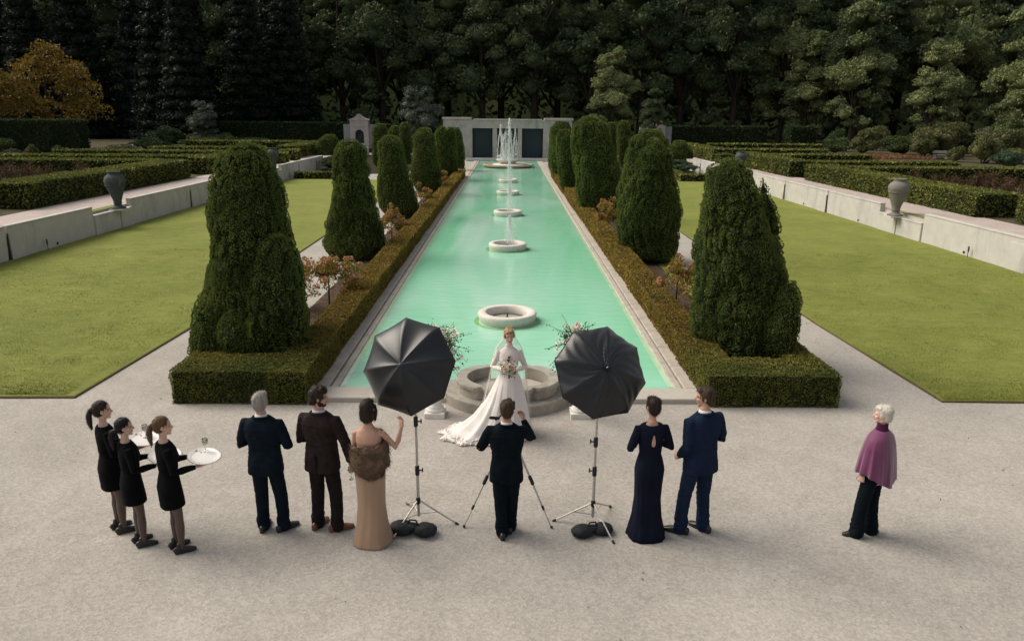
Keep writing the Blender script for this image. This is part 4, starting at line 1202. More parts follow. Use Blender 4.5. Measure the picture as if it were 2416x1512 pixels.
for x, y, lb in ((-16.28, 21.5, 'thin spike light against the left wall'), (16.28, 21.3, 'thin spike light against the right wall')):
    t = thing('spike_light', lb, 'garden light', (x, y, .04), 0, 'spike lights at the foot of the walls')
    g = Geo(); g.tube([(0, 0, 0), (0, 0, .2)], .012, 8); g.obj('spike', DARKMETAL, t, True)
    g = Geo(); g.tube([(0, 0, .21), (0, 0, .36)], .028, 12); g.obj('lamp_head', URN_L, t, True)
for s, ys in ((-1, (22.15,)), (1, (21.65, 28.7, 34.3))):
    for y in ys:
        g = Geo(); g.ell((0, 0, 0), (.03, .05, .05))
        o = g.obj('wall_outlet', DARKMETAL, None, True, (s * 16.385, sy(y), .14))
        tag(o, 'small round black outlet low in the left wall' if s < 0 else 'small black outlet in the right wall, %s' % {21.65: 'beside the spike light', 28.7: 'just past the stone urn', 34.3: 'farthest from the camera'}[y], 'wall outlet', 'black outlets low in the %s wall' % ('left' if s < 0 else 'right'))

# ------------------------------------------------------------------ fountains
SPRAY, _nt, _b = nmat('spray_water', (.82, .86, .84), .35, .4)
_b.inputs['Alpha'].default_value = .8
MIST, _nt, _b = nmat('fine_mist', (.86, .9, .88), .6, .2)
_b.inputs['Alpha'].default_value = .42
def jet(name, parent, pts, r0, seed, mat=SPRAY, drops=120, spread=.05):
    """a rising column breaking into drops"""
    rr = random.Random(seed); g = Geo()
    pts = [Vector(p) for p in pts]
    n = 14
    path = []
    for i in range(n + 1):
        f = i / n * (len(pts) - 1); a = min(int(f), len(pts) - 2); p = pts[a].lerp(pts[a + 1], f - a)
        path.append(p + Vector((rr.uniform(-1, 1), rr.uniform(-1, 1), 0)) * r0 * .35)
    g.tube(path, [r0 * (.75 + .5 * rr.random()) for _ in path], 7)
    for i in range(drops):
        f = rr.random() * (len(pts) - 1); a = min(int(f), len(pts) - 2); p = pts[a].lerp(pts[a + 1], f - a)
        p = p + Vector((rr.gauss(0, 1), rr.gauss(0, 1), rr.gauss(0, 1))) * (spread * (.4 + f))
        s = r0 * rr.uniform(.2, .55)
        g.add([(p.x - s, p.y, p.z), (p.x, p.y - s, p.z), (p.x + s, p.y, p.z), (p.x, p.y + s, p.z), (p.x, p.y, p.z + s * 2), (p.x, p.y, p.z - s)], [(0, 1, 4), (1, 2, 4), (2, 3, 4), (3, 0, 4), (1, 0, 5), (2, 1, 5), (3, 2, 5), (0, 3, 5)])
    return g.obj(name, mat, parent, True)

t = thing('tiered_fountain', 'tiered round fountain with tall white jets at the far end of the pool', 'fountain', (-.03, 59.2, .02))
g = Geo(); g.lathe([(2.0, 0), (2.15, .06), (2.36, .12), (2.38, .20), (2.36, .26), (2.22, .28), (2.15, .20), (.2, .17)], n=56); g.obj('lower_basin', stone_mat('lower_basin_stone', (.40, .32, .24), (.52, .42, .33), (.22, .15, .10), .6, 2, False), t, True)
g = Geo(); g.lathe([(2.39, .19), (2.41, .21), (2.39, .24)], n=56); g.obj('rim', stone_mat('rim_stone', (.16, .11, .08), (.22, .15, .11), (.10, .08, .06), .4, 2, False), t, True)
g = Geo(); g.lathe([(1.6, .171), (1.5, .24), (1.25, .30), (1.2, .31)], n=48); g.obj('step', RINGST, t, True)
g = Geo(); g.lathe([(.7, .312), (.72, .45), (.95, .56), (1.06, .60), (1.07, .68), (1.0, .69), (.92, .62), (.1, .60)], n=48); g.obj('upper_basin', RINGST, t, True)
g = Geo(); g.lathe([(.2, .60), (.16, .75), (.1, .85), (.22, .92), (.2, .96), (.03, .96)], n=24); g.obj('nozzle_cup', RINGST, t, True)
JH = [(0.12, 0, 4.33, .055, 0), (-.68, .1, 3.78, .04, -.42), (-.27, -.5, 3.18, .028, -.16), (.66, .2, 3.46, .03, .42), (.55, -.3, 2.68, .024, .34), (.78, .25, 2.42, .024, .5), (-.5, .5, 2.9, .026, -.3), (.2, .6, 2.9, .026, .1), (-.1, -.5, 2.1, .04, -.05)]
for i, (x, y, z, r, x0) in enumerate(JH):
    # up, over and down again
    jet('jet', t, [(x0, y * .6, .7), (x * .9 + .0, y, z * .62), (x, y, z)], r * 1.35, 500 + i, drops=110, spread=.05)
    d = .16 + .05 * (i % 3)
    sg = -1 if x < 0 else 1
    jet('jet', t, [(x, y, z), (x + d * sg, y, z * .62), (x + d * 1.5 * sg, y, .72)], r * .95, 520 + i, drops=150, spread=.06)
g = Geo(); rr = random.Random(4)
for i in range(220):
    a = rr.uniform(0, 6.28); q = rr.uniform(0, 1.0); s = rr.uniform(.03, .075)
    g.ell((q * math.cos(a), q * math.sin(a), .70 + rr.random() ** 3 * .5), (s, s, s * 1.3), n=6)
g.obj('splash', SPRAY, t, True)
g = Geo()
for i in range(900):      # fine spray drifting round the jets
    z = .7 + 2.9 * rr.random() ** 1.3; q = rr.gauss(0, .42 * (1.15 - z / 4.6)); q2 = rr.gauss(0, .3); s = rr.uniform(.012, .03)
    g.add([(q - s, q2, z), (q, q2 - s, z), (q + s, q2, z), (q, q2 + s, z), (q, q2, z + s * 1.8), (q, q2, z - s)], [(0, 1, 4), (1, 2, 4), (2, 3, 4), (3, 0, 4), (1, 0, 5), (2, 1, 5), (3, 2, 5), (0, 3, 5)])
tag(g.obj('spray', MIST, t, True), kind='stuff')

RINGBAND = noisy('ring_band', [(.17, .40, .15), (.26, .50, .24)], 4, .12, .5, .05, .01)
VAPOUR, _nt, _b = nmat('thin_spray', (.88, .91, .89), .7, .1)
_b.inputs['Alpha'].default_value = .24
for i, (y, hj) in enumerate(((13.95, 0), (22.2, 1.2), (30.2, 1.5), (38.3, 1.9), (45.6, 2.3))):
    lb = ['ring fountain basin nearest the bride, without a jet', 'second ring fountain basin from the bride', 'middle ring fountain basin of the five in the pool', 'fourth ring fountain basin from the bride', 'farthest ring basin, just before the tiered fountain'][i]
    t = thing('fountain_ring', lb, 'fountain', (0.0, y, .02), 0, 'round basins along the middle of the pool')
    g = Geo(); g.lathe([(.64, -.02), (.66, .03), (.685, .10), (.70, .18), (.69, .225), (.66, .24), (.535, .24), (.51, .225), (.50, .10), (.50, .03)], n=64, cap=False)
    g.obj('basin_ring', RINGST, t, True)
    g = Geo(); g.lathe([(.69, .0055), (.76, .0065), (.80, .0055)], n=64, cap=False); g.obj('green_band', RINGBAND, t, True)  # flat green band laid just above the water round the ring
    g = Geo(); g.lathe([(.50, .05), (.3, .052), (.02, .053)], n=40); g.obj('basin_floor', BASINST, t, True)
    g = Geo(); g.lathe([(.035, .055), (.03, .10), (.018, .12), (.016, .19), (.008, .20)], n=12); g.obj('nozzle', DARKMETAL, t, True)
    if hj:
        jet('jet', t, [(0, 0, .2), (.03, 0, hj * .6), (.06, 0, hj)], .030, 600 + i, VAPOUR, drops=420, spread=.07)
        jet('jet', t, [(0, 0, .2), (.02, 0, hj * .55), (.04, 0, hj * .97)], .010, 680 + i, MIST, drops=60, spread=.02)
        for q in range(4):
            jet('jet', t, [(.05, 0, hj), (.08 + .03 * q, -.03 * q, hj * .6), (.10 + .05 * q, -.05 * q, .1)], .026, 640 + i * 5 + q, VAPOUR, drops=260, spread=.08)

# front basin with its step ------------------------------------------------
t = thing('basin_fountain', 'scalloped stone half basin on a round step behind the bride', 'fountain', (0.02, 9.72, 0))
g = Geo()
SR = 1.19
def halfdisc(r, z): return [(r * math.cos(a), .36 + r * .98 * math.sin(a), z) for a in [math.pi + math.pi * i / 60 for i in range(61)]] + [(r, .44, z), (-r, .44, z)]
g.loft([halfdisc(SR, 0), halfdisc(SR, .175), halfdisc(SR - .02, .195), halfdisc(SR - .03, .2)]); g.obj('step', BASINST, t)
def blob_outline(a):
    c, s_ = math.cos(a), math.sin(a)
    r = 1 / ((abs(c) / .90) ** 2.2 + (abs(s_) / .68) ** 2.2) ** (1 / 2.2)
    for q in (R(52), R(128), R(232), R(308)):
        d = (a - q + math.pi) % (2 * math.pi) - math.pi
        r -= .085 * math.exp(-(d / .06) ** 2)
    return r
ga = .56                                    # opening towards the pool
angs = [math.pi / 2 + ga + (2 * math.pi - 2 * ga) * i / 90 for i in range(91)]
def sec(a):
    o_ = blob_outline(a); i_ = 1 / math.sqrt((math.cos(a) / .70) ** 2 + (math.sin(a) / .53) ** 2)
    pr = [(o_ - .05, .205), (o_ - .05, .30), (o_ - .04, .34), (o_ - .01, .36), (o_, .375), (o_, .42), (o_ - .015, .435), (i_ + .01, .435), (i_, .42), (i_ + .02, .205)]
    return [(r * math.cos(a), r * math.sin(a), z) for r, z in pr]
g = Geo(); g.loft([sec(a) for a in angs]); g.obj('basin_wall', BASINST, t)
g = Geo(); g.add([(.69 * math.cos(a * .1047), [.52 * math.sin(a * .1047)][0], .215) for a in range(60)], [tuple(range(60))]); g.obj('basin_floor', COPING, t)

# pedestals and flowers ----------------------------------------------------
LEAFG = foliage('bouquet_leaves', [(0, (.02, .035, .015)), (.6, (.05, .08, .03)), (1, (.11, .14, .06))], 6)
PETALW = foliage('cream_petals', [(0, (.68, .60, .48)), (.6, (.78, .73, .63)), (1, (.82, .79, .72))], 8, trans=.1)
PETALP = foliage('blush_petals', [(0, (.62, .42, .32)), (.6, (.72, .54, .43)), (1, (.76, .62, .52))], 8, trans=.1)
def rosette(g, c, r, rr):
    """one open rose: shells of petals round a bud"""
    c = Vector(c)
    ax = Vector((rr.gauss(0, .5), rr.gauss(0, .5) - .5, 1)).normalized()
    M = ax.to_track_quat('Z', 'Y').to_matrix()
    for lay, (n, rad, zz, tilt) in enumerate(((3, .25, .25, .15), (5, .5, .12, .5), (6, .8, -.05, .95))):
        for k in range(n):
            a = 2 * math.pi * k / n + lay
            q = []
            for u_, v_ in ((-.5, 0), (.5, 0), (.7, .6), (0, 1), (-.7, .6)):
                aa = a + u_ * 1.4 / (lay + 1.2)
                rr_ = rad * (.5 + .6 * v_ * (.4 + tilt)); z = zz + v_ * (.7 - .6 * tilt)
                q.append(tuple(c + M @ (Vector((rr_ * math.cos(aa), rr_ * math.sin(aa), z)) * r)))
            g.add(q, [(0, 1, 2, 3, 4)])
    g.ell(tuple(c), (r * .42, r * .42, r * .4), n=8)
def flowers(loc, label, flip, seed):
    rr = random.Random(seed); rng = np.random.default_rng(seed)
    t = thing('flower_arrangement', label, 'flowers', loc, 0, 'flower arrangements on the pedestals')
    for i in range(40):
        a = rr.uniform(0, 6.28); q = rr.uniform(0, .29); z = .12 + rr.uniform(0, .34) - q * .3
        g = Geo(); rosette(g, (q * math.cos(a) + flip * .06, q * .8 * math.sin(a) - .02, z), rr.uniform(.042, .066), rr)
        g.obj('rose', PETALW if rr.random() < .72 else PETALP, t, True)
    for i in range(12):       # the trailing side
        g = Geo(); rosette(g, (flip * (.2 + .2 * rr.random()), rr.uniform(-.14, .05), .14 - i * .04 + rr.uniform(-.03, .03)), rr.uniform(.036, .056), rr)
        g.obj('rose', PETALW, t, True)
    gs = Geo(); P = []
    for i in range(30):
        a = rr.uniform(0, 6.28); L = rr.uniform(.32, .6); e = rr.uniform(.1, 1.3)
        if i < 13: d = Vector((flip * rr.uniform(.35, .8), rr.uniform(-.4, .2), rr.uniform(-1.1, .1))).normalized()
        else: d = Vector((math.cos(a) * math.cos(e), math.sin(a) * math.cos(e), math.sin(e)))
        p0 = Vector((flip * .05, 0, .15)); pts = [p0 + d * L * f + Vector((0, 0, -.12 * f * f * L)) for f in (0, .35, .7, 1.0)]
        gs.tube(pts, [.005, .004, .003, .002], 4)
        for k in range(16):
            f = .25 + .75 * k / 16; b_ = pts[0].lerp(pts[-1], f); P.append(tuple(b_ + Vector((rr.gauss(0, .025), rr.gauss(0, .025), rr.gauss(0, .02)))))
    gs.obj('twigs', LEAFG, t)
    core = norm(rng.normal(0, 1, (420, 3))) * rng.uniform(.1, .27, (420, 1)) * np.array([1, .8, .75]) + np.array([flip * .05, 0, .22])
    P = np.concatenate([np.array(P), core])
    V, Fq = leaf_geo(P, norm(rng.normal(0, 1, P.shape)), .030, rng, .7, .1, .9, .38)
    mesh_np('leaves', V, Fq, LEAFG, t)
def pedestal(x, y, label):
    t = thing('column_pedestal', label, 'pedestal', (x, y, 0), 0, 'white column pedestals')
    g = Geo(); g.box(-.165, .165, -.165, .165, 0, .09, .006); g.obj('plinth', PEDW, t)
    g = Geo(); g.lathe([(.15, .091), (.155, .11), (.145, .135), (.125, .145), (.13, .165), (.115, .185), (.108, .2), (.10, .22), (.092, .86), (.10, .88), (.115, .90), (.13, .93)], n=32, fn=lambda a, z: 1 - (.03 * abs(math.cos(8 * a)) if .215 < z < .87 else 0)); g.obj('column', PEDW, t, True)
    g = Geo(); g.box(-.15, .15, -.15, .15, .931, .98, .006); g.obj('capital', PEDW, t)
    g = Geo(); g.lathe([(.08, .981), (.13, 1.02), (.14, 1.08), (.12, 1.10)], n=24); g.obj('bowl', PEDW, t, True)
pedestal(-1.18, 9.13, 'white fluted pedestal behind the left photo umbrella')
pedestal(1.21, 9.14, 'white fluted pedestal behind the right photo umbrella')
flowers((-1.12, 9.13, 1.10), 'cream rose arrangement trailing down behind the left photo umbrella', 1, 21)
flowers((1.15, 9.14, 1.12), 'cream and blush rose arrangement behind the right photo umbrella', -1, 22)

# photo umbrellas and stands -----------------------------------------------
UMB, _nt, _b = nmat('umbrella_satin', (.007, .009, .012), .32, .45)
_b.inputs['Sheen Weight'].default_value = .4
_b.inputs['Sheen Roughness'].default_value = .35
_b.inputs['Sheen Tint'].default_value = (.75, .72, .72, 1)
_n = tex(_nt, 5, 5, .6, (1, 1, 1), 1.0); bump(_nt, _b, _n, .12, .02)
def umbrella(label, c, axis, Rr, depth, seed, rot=0.0, crush=0.0):
    cx_, cy_, cz_, ck_ = keep_pixel(*c); c = (cx_, sy(6.31) + .06, cz_); Rr *= ck_; depth *= ck_
    t = thing('photo_umbrella', label, 'umbrella', c, 0, 'black photo umbrellas', raw=True)
    Mx = Vector(axis).normalized().to_track_quat('Z', 'Y').to_matrix()
    rr = random.Random(seed)
    n = 8; sub = 12; nr = 14
    def pt(rho, k, off=0.0):
        ph = 2 * math.pi * k / (n * sub) + rot
        local = (k % sub) / sub; m = abs(local - .5) * 2        # 1 on the rib, 0 mid panel
        edge = math.cos(math.pi / n) / math.cos((local - .5) * 2 * math.pi / n)
        edge *= 1 - .012 * (1 - m * m)
        sag = (1 - m * m) * .022 * math.sin(min(rho, 1) * math.pi * .8)
        wr = crush * .02 * math.sin(rho * 16 + k * 1.3) * (1 - m * m)
        r = Rr * math.sin(rho * 1.25) / math.sin(1.25) * edge
        z = depth * (1 - rho ** 1.45) - sag - wr
        return Mx @ Vector((r * math.cos(ph), r * math.sin(ph), z - off))
    V = []; Fq = []
    for off in (0, .004):
        for i in range(nr + 1):
            for k in range(n * sub): V.append(tuple(pt(i / nr + .001, k, off)))
    m = n * sub; lay = (nr + 1) * m
    for i in range(nr):
        for k in range(m):
            a, b = i * m + k, i * m + (k + 1) % m
            Fq.append((a, b, b + m, a + m)); Fq.append((a + lay + m, b + lay + m, b + lay, a + lay))
    for k in range(m):
        a, b = nr * m + k, nr * m + (k + 1) % m
        Fq.append((a, b, b + lay, a + lay))
    g = Geo(); g.add(V, Fq); g.obj('canopy', UMB, t, True)
    for k in range(n):
        g = Geo(); g.tube([pt(i / 8 + .001, k * sub, .010) for i in range(9)], .0035, 5); g.obj('rib', STEEL, t, True)
    apex = pt(0.001, 0); ax = Vector(axis).normalized()
    g = Geo(); g.tube([apex - ax * .0, apex - ax * (depth + .42)], .0045, 8); g.obj('shaft', STEEL, t, True)
    g = Geo(); g.tube([apex - ax * .01, apex + ax * .035], [.012, .006], 8); g.obj('tip', STEEL, t, True)
    g = Geo()
    for k in range(m): pass
    g.tube([pt(1.0, k) for k in range(m + 1)], .0028, 5, False); g.obj('hem', BLACKNYL, t, True)
    return apex, ax
def stand(label, x, y, top, clamps, rot, hubz=.36):
    t = thing('light_stand', label, 'light stand', (x, y, 0), rot, 'light stands')
    g = Geo(); g.tube([(0, 0, .10), (0, 0, .72)], .019, 12); g.tube([(0, 0, .71), (0, 0, 1.30)], .0155, 12); g.tube([(0, 0, 1.29), (0, 0, top)], .0125, 12)
    g.obj('pole', STEEL, t, True)
    for i, z in enumerate(clamps):
        g = Geo(); g.tube([(0, 0, z - .045), (0, 0, z + .045)], .027, 12); g.obj('clamp', DARKMETAL, t, True)
        g = Geo(); sx = 1 if x < 0 else -1; g.tube([(.02 * sx, -.01, z), (.055 * sx, -.02, z)], .009, 8); g.tube([(.058 * sx, -.02, z - .02), (.058 * sx, -.02, z + .022)], .009, 8); g.obj('knob', DARKMETAL, t, True)
    g = Geo(); g.tube([(0, 0, hubz - .025), (0, 0, hubz + .025)], .028, 12); g.obj('collar', DARKMETAL, t, True)
    for k in range(3):
        a = R(90 + 120 * k)
        c, s = math.cos(a), math.sin(a)
        g = Geo(); g.tube([(.02 * c, .02 * s, hubz), (.46 * c, .46 * s, .015)], .010, 8); l = g.obj('leg', STEEL, t, True)
        g = Geo(); g.tube([(.45 * c, .45 * s, .02), (.475 * c, .475 * s, .008)], .015, 8); g.obj('rubber_foot', DARKMETAL, l, True)
        g = Geo(); g.tube([(.015 * c, .015 * s, .12), (.22 * c, .22 * s, hubz * .53)], .006, 6); g.obj('brace', STEEL, t, True)
    g = Geo(); g.ell((0, 0, top + .03), (.03, .03, .05)); g.tube([(-.02, .03, top + .05), (.02, -.05, top + .05)], .02, 8); g.obj('umbrella_bracket', DARKMETAL, t, True)
    return t
umbrella('black photo umbrella on the left, tilted towards the bride', (-1.10, 6.38, 2.03), (-.26, -.86, .40), .555, .235, 1, R(12))
umbrella('crumpled black photo umbrella on the right', (1.05, 6.38, 1.975), (.20, -.82, .52), .545, .215, 2, R(27), .45)
stand('light stand carrying the left umbrella', -1.06, 6.31, 1.90, (.70, 1.33), R(25), .30)
stand('light stand carrying the right umbrella', 1.05, 6.31, 1.84, (.70, 1.08), R(-35), .27)

def sandbag(label, x, y, rz, s=1.0):
    t = thing('sandbag', label, 'sandbag', (x, y, 0), rz, 'black sandbags under the light stands')
    g = Geo(); g.ell((-.14, 0, .07), (.17, .13, .085)); g.ell((.15, .01, .065), (.16, .13, .08)); g.ell((0, 0, .10), (.10, .07, .05))
    g.remeshed('bag', BLACKNYL, t, .012, 3, disp=lambda V: vnoise(V, .06, 3) * .008)
    g = Geo(); g.tube([(-.07, 0, .13), (-.04, 0, .19), (.04, 0, .19), (.07, 0, .13)], .012, 6); g.obj('handle', BLACKNYL, t, True)
    t.scale = (s, s, s)
sandbag('black sandbag slumped at the foot of the left light stand', -1.10, 6.10, R(-8), .95)
sandbag('black sandbag leaning under the right light stand', 1.02, 6.10, R(12), .85)

# camera tripod in front of the photographer ---------------------------------
t = thing('camera_tripod', 'silver camera tripod standing in front of the photographer', 'tripod', (.03, 6.55, 0))
hub = Vector((0, 0, 1.12))
for (fx, fy) in ((-.535, -.385), (.515, -.395), (.0, .45)):
    foot = Vector((fx, fy, .01)); mid = hub.lerp(foot, .52); low = hub.lerp(foot, .80)
    g = Geo(); g.tube([hub, mid], .014, 8); l = g.obj('leg', STEEL, t, True)
    g = Geo(); g.tube([mid, low], .011, 8); g.tube([low, foot], .008, 8); g.obj('lower_section', STEEL, l, True)
    d = (foot - hub).normalized()
    g = Geo(); g.tube([mid - d * .04, mid + d * .05], .022, 10); g.tube([low - d * .02, low + d * .02], .015, 8); g.obj('leg_lock', DARKMETAL, l, True)
    g = Geo(); g.ell(tuple(foot + Vector((0, 0, .01))), (.018, .018, .018)); g.obj('rubber_foot', DARKMETAL, l, True)
g = Geo(); g.tube([hub - Vector((0, 0, .25)), hub + Vector((0, 0, .22))], .014, 10); g.obj('centre_column', STEEL, t, True)
g = Geo(); g.box(-.05, .05, -.05, .05, 1.34, 1.38, .01); g.tube([(-.02, 0, 1.36), (-.16, -.16, 1.30)], .009, 8); g.tube([(-.13, -.13, 1.31), (-.22, -.16, 1.33)], .019, 10); g.obj('pan_head', DARKMETAL, t, True)
t = thing('camera', 'black camera on the tripod, hidden by the photographer', 'camera', (.03, 6.55, 1.382))
g = Geo(); g.box(-.07, .07, -.035, .035, 0, .09, .01); g.box(-.03, .03, -.03, .03, .091, .125, .01); g.obj('body', DARKMETAL, t)
g = Geo(); g.tube([(0, .036, .045), (0, .14, .045)], .036, 20, False); g.obj('lens', DARKMETAL, t, True)

# ================================================================== PEOPLE
def cloth(name, col, col2=None, rough=.9, spec=.07, scale=9, bs=.35, bd=.012, sheen=0.0, stretch=(1, 1, .6)):
    m, nt, b = nmat(name, rough=rough, spec=spec)
    n = tex(nt, scale, 4, .55, stretch, .6)
    nt.links.new(ramp(nt, [(.3, col), (.7, col2 or tuple(min(1, c * 1.35 + .002) for c in col))], n), b.inputs['Base Color'])
    bump(nt, b, n, bs, bd)
    if sheen:
        b.inputs['Sheen Weight'].default_value = sheen
    return m
def skinmat(name, c, c2):
    m, nt, b = nmat(name, rough=.5, spec=.35)
    nt.links.new(ramp(nt, [(.35, c), (.65, c2)], tex(nt, 14, 4)), b.inputs['Base Color'])
    b.inputs['Subsurface Weight'].default_value = .08
    b.inputs['Subsurface Radius'].default_value = (.02, .008, .004)
    return m
SKIN = skinmat('skin', (.46, .265, .19), (.52, .31, .225))
SKINF = skinmat('fair_skin', (.56, .36, .28), (.62, .41, .32))
EYE = nmat('eye_dark', (.03, .02, .016), .3, .5)[0]
LIPS = nmat('lips', (.36, .12, .10), .45, .4)[0]
BROW = nmat('brow_hair', (.05, .032, .02), .8, .1)[0]
TIGHTS = cloth('sheer_tights', (.075, .048, .042), (.10, .066, .056), .45, .4, 4, .05)
def hairmat(name, a, b_):
    m, nt, b = nmat(name, rough=.5, spec=.22)
    n = tex(nt, 26, 5, .6, (1, 1, .22), .5)
    nt.links.new(ramp(nt, [(.32, a), (.68, b_)], n), b.inputs['Base Color'])
    bump(nt, b, n, .7, .006)
    return m
H_DKBR = hairmat('dark_brown_hair', (.012, .008, .006), (.04, .026, .018))
H_BLK = hairmat('black_hair', (.004, .004, .005), (.012, .012, .014))
H_LTBR = hairmat('light_brown_hair', (.06, .033, .016), (.16, .092, .045))
H_GREY = hairmat('grey_hair', (.22, .20, .18), (.40, .37, .34))
H_BROWN = hairmat('brown_hair', (.03, .019, .012), (.085, .052, .032))
H_WHITE = hairmat('white_hair', (.50, .46, .40), (.70, .66, .59))
H_BLOND = hairmat('blonde_hair', (.26, .16, .075), (.48, .31, .16))
NAVYSUIT = cloth('midnight_suit', (.004, .008, .013), (.008, .014, .022))
BLACKSUIT = cloth('black_suit', (.003, .006, .009), (.006, .010, .014))
BLUESUIT = cloth('navy_blue_suit', (.008, .015, .034), (.013, .023, .048))
BROWNSUIT = cloth('brown_wool_suit', (.017, .0125, .012), (.029, .021, .020), scale=14)
BROWNTR = cloth('charcoal_brown_trousers', (.012, .010, .010), (.020, .017, .016), scale=12)
BLACKJER = cloth('black_jersey', (.003, .0034, .004), (.006, .0066, .008), .9)
NAVYVEL = cloth('navy_velvet', (.003, .004, .012), (.005, .008, .022), .8, .12, 6, .3, .02)
CHAMP = cloth('champagne_chiffon', (.27, .17, .105), (.36, .235, .15), .5, .4, 5, .25, .01, .3, (1, 1, .08))
FUR = foliage('brown_fur', [(0, (.03, .018, .010)), (.5, (.095, .060, .036)), (1, (.24, .165, .105))], 9, .5, trans=.1)
PURPLE = cloth('plum_jersey', (.095, .018, .062), (.155, .032, .098), .6, .3, 5, .25, .012, .4)
PURPDK = cloth('dark_plum_knit', (.045, .010, .034), (.075, .016, .055), .8)
SHIRT = cloth('pale_shirt', (.52, .54, .60), (.60, .62, .68), .7, .2, 12, .1)
WHITECL = cloth('white_shirt', (.66, .66, .68), (.74, .74, .76), .7, .2, 12, .1)
BLKLEA = noisy('black_leather', [(.008, .008, .008), (.016, .015, .015)], 14, .35, .5, .1, .004)
TANLEA = noisy('tan_leather', [(.11, .035, .02), (.19, .065, .035)], 14, .38, .5, .1, .004)
LACE = cloth('ivory_lace', (.62, .54, .49), (.76, .69, .64), .7, .25, 60, .5, .004, .2, (1, 1, 1))
TULLE = cloth('ivory_tulle', (.72, .67, .635), (.80, .75, .72), .75, .2, 7, .35, .02, .3, (1, 1, .12))
VEIL, _nt, _b = nmat('veil_net', (.82, .77, .74), .8, .15)
_b.inputs['Alpha'].default_value = .30

def sring(z, rx, ry, cy=0.0, cx=0.0, p=2.3, n=36, fn=None):
    out = []
    for i in range(n):
        a = 2 * math.pi * i / n
        c, s = math.cos(a), math.sin(a)
        k = fn(a) if fn else 1
        out.append((cx + rx * k * math.copysign(abs(c) ** (2 / p), c), cy + ry * k * math.copysign(abs(s) ** (2 / p), s), z))
    return out

def hand(g, W, d, n, side, curl=(.35, .45, .35), spread=.16, thumb=.75):
    W = Vector(W); d = Vector(d).normalized(); n = Vector(n); n = (n - d * n.dot(d)).normalized()
    ac = d.cross(n) * side                      # towards the thumb
    g.tube([W - d * .02, W + d * .02, W + d * .055, W + d * .088], [(.024, .018), (.031, .018), (.040, .016), (.040, .013)], 14, True, ac)
    for i, L in enumerate((.070, .078, .073, .057)):
        off = .031 - .0207 * i
        b = W + d * (.083 - .006 * abs(i - 1.2)) + ac * off
        dd = (d + ac * (spread * (1.2 - i) * .8)).normalized()
        pts = [b - dd * .01, b]; ang = 0; p = b
        for k, f in enumerate((.45, .32, .26)):
            ang += curl[k] * (1 + .12 * i)
            v = dd * math.cos(ang) + n * math.sin(ang)
            p = p + v * L * f; pts.append(p.copy())
        g.tube(pts, [.0088, .0088, .0082, .0074, .0064], 8)
    b = W + d * .022 + ac * .024
    v1 = (d * .75 + ac * thumb + n * .25).normalized(); v2 = (d * .95 + ac * thumb * .25 + n * .35).normalized()
    g.tube([b, b + v1 * .042, b + v1 * .042 + v2 * .036, b + v1 * .042 + v2 * .058], [.0135, .0112, .0095, .0078], 8)

def head_matrix(pos, yaw=0, pitch=0, tilt=0):
    return Matrix.Translation(pos) @ Euler((-pitch, tilt, -yaw)).to_matrix().to_4x4()

def head_geo(g, MH, female=False, smile=False):
    def E(c, r, n=16): g.ell(c, r, MH, n)
    j = .93 if female else 1
    E((0, -.008, .038), (.074, .092, .086)); E((0, .022, -.015), (.060 * j, .066, .080)); E((0, .030, -.055), (.047 * j, .050, .048))
    E((0, .066, -.086), (.022 * j, .020, .018)); E((0, .068, .034), (.050, .018, .014)); E((-.033, .062, -.012), (.022, .021, .022)); E((.033, .062, -.012), (.022, .021, .022))
    for s in (-1, 1):
        E((s * .075, -.006, .004), (.008, .018, .030), 10)
        E((s * .043 * j, .0, -.062), (.018, .03, .02), 10)
    P = lambda *a: MH @ Vector(a)
    g.tube([P(0, .078, .028), P(0, .094, .004), P(0, .102, -.018)], [.0075, .0095, .0125], 8)
    E((0, .090, -.022), (.017, .012, .009), 10)
    E((0, .084, -.047), (.023 if not smile else .028, .009, .0055), 10); E((0, .081, -.056), (.019, .009, .006), 10)

def face_post(MH, tights=None, smile=False):
    MI = np.array(MH.inverted())
    def f(C):
        q = C @ MI[:3, :3].T + MI[:3, 3]
        idx = np.zeros(len(C), int)
        x, y, z = np.abs(q[:, 0]), q[:, 1], q[:, 2]
        front = (y > .05) & (y < .12)
        idx[front & (((x - .031) / .0105) ** 2 + ((z - .012) / .0050) ** 2 < 1)] = 1
        idx[front & (x > .014) & (x < .048) & (np.abs(z - .036 + (x - .03) ** 2 * 6) < .0032)] = 2
        lz = z + .050 - ((x ** 2) * 9 if smile else 0)
        idx[front & ((x / (.030 if smile else .024)) ** 2 + (lz / .0075) ** 2 < 1) & (y > .07)] = 3
        if tights is not None: idx[(C[:, 2] < tights)] = 4
        return idx
    return f

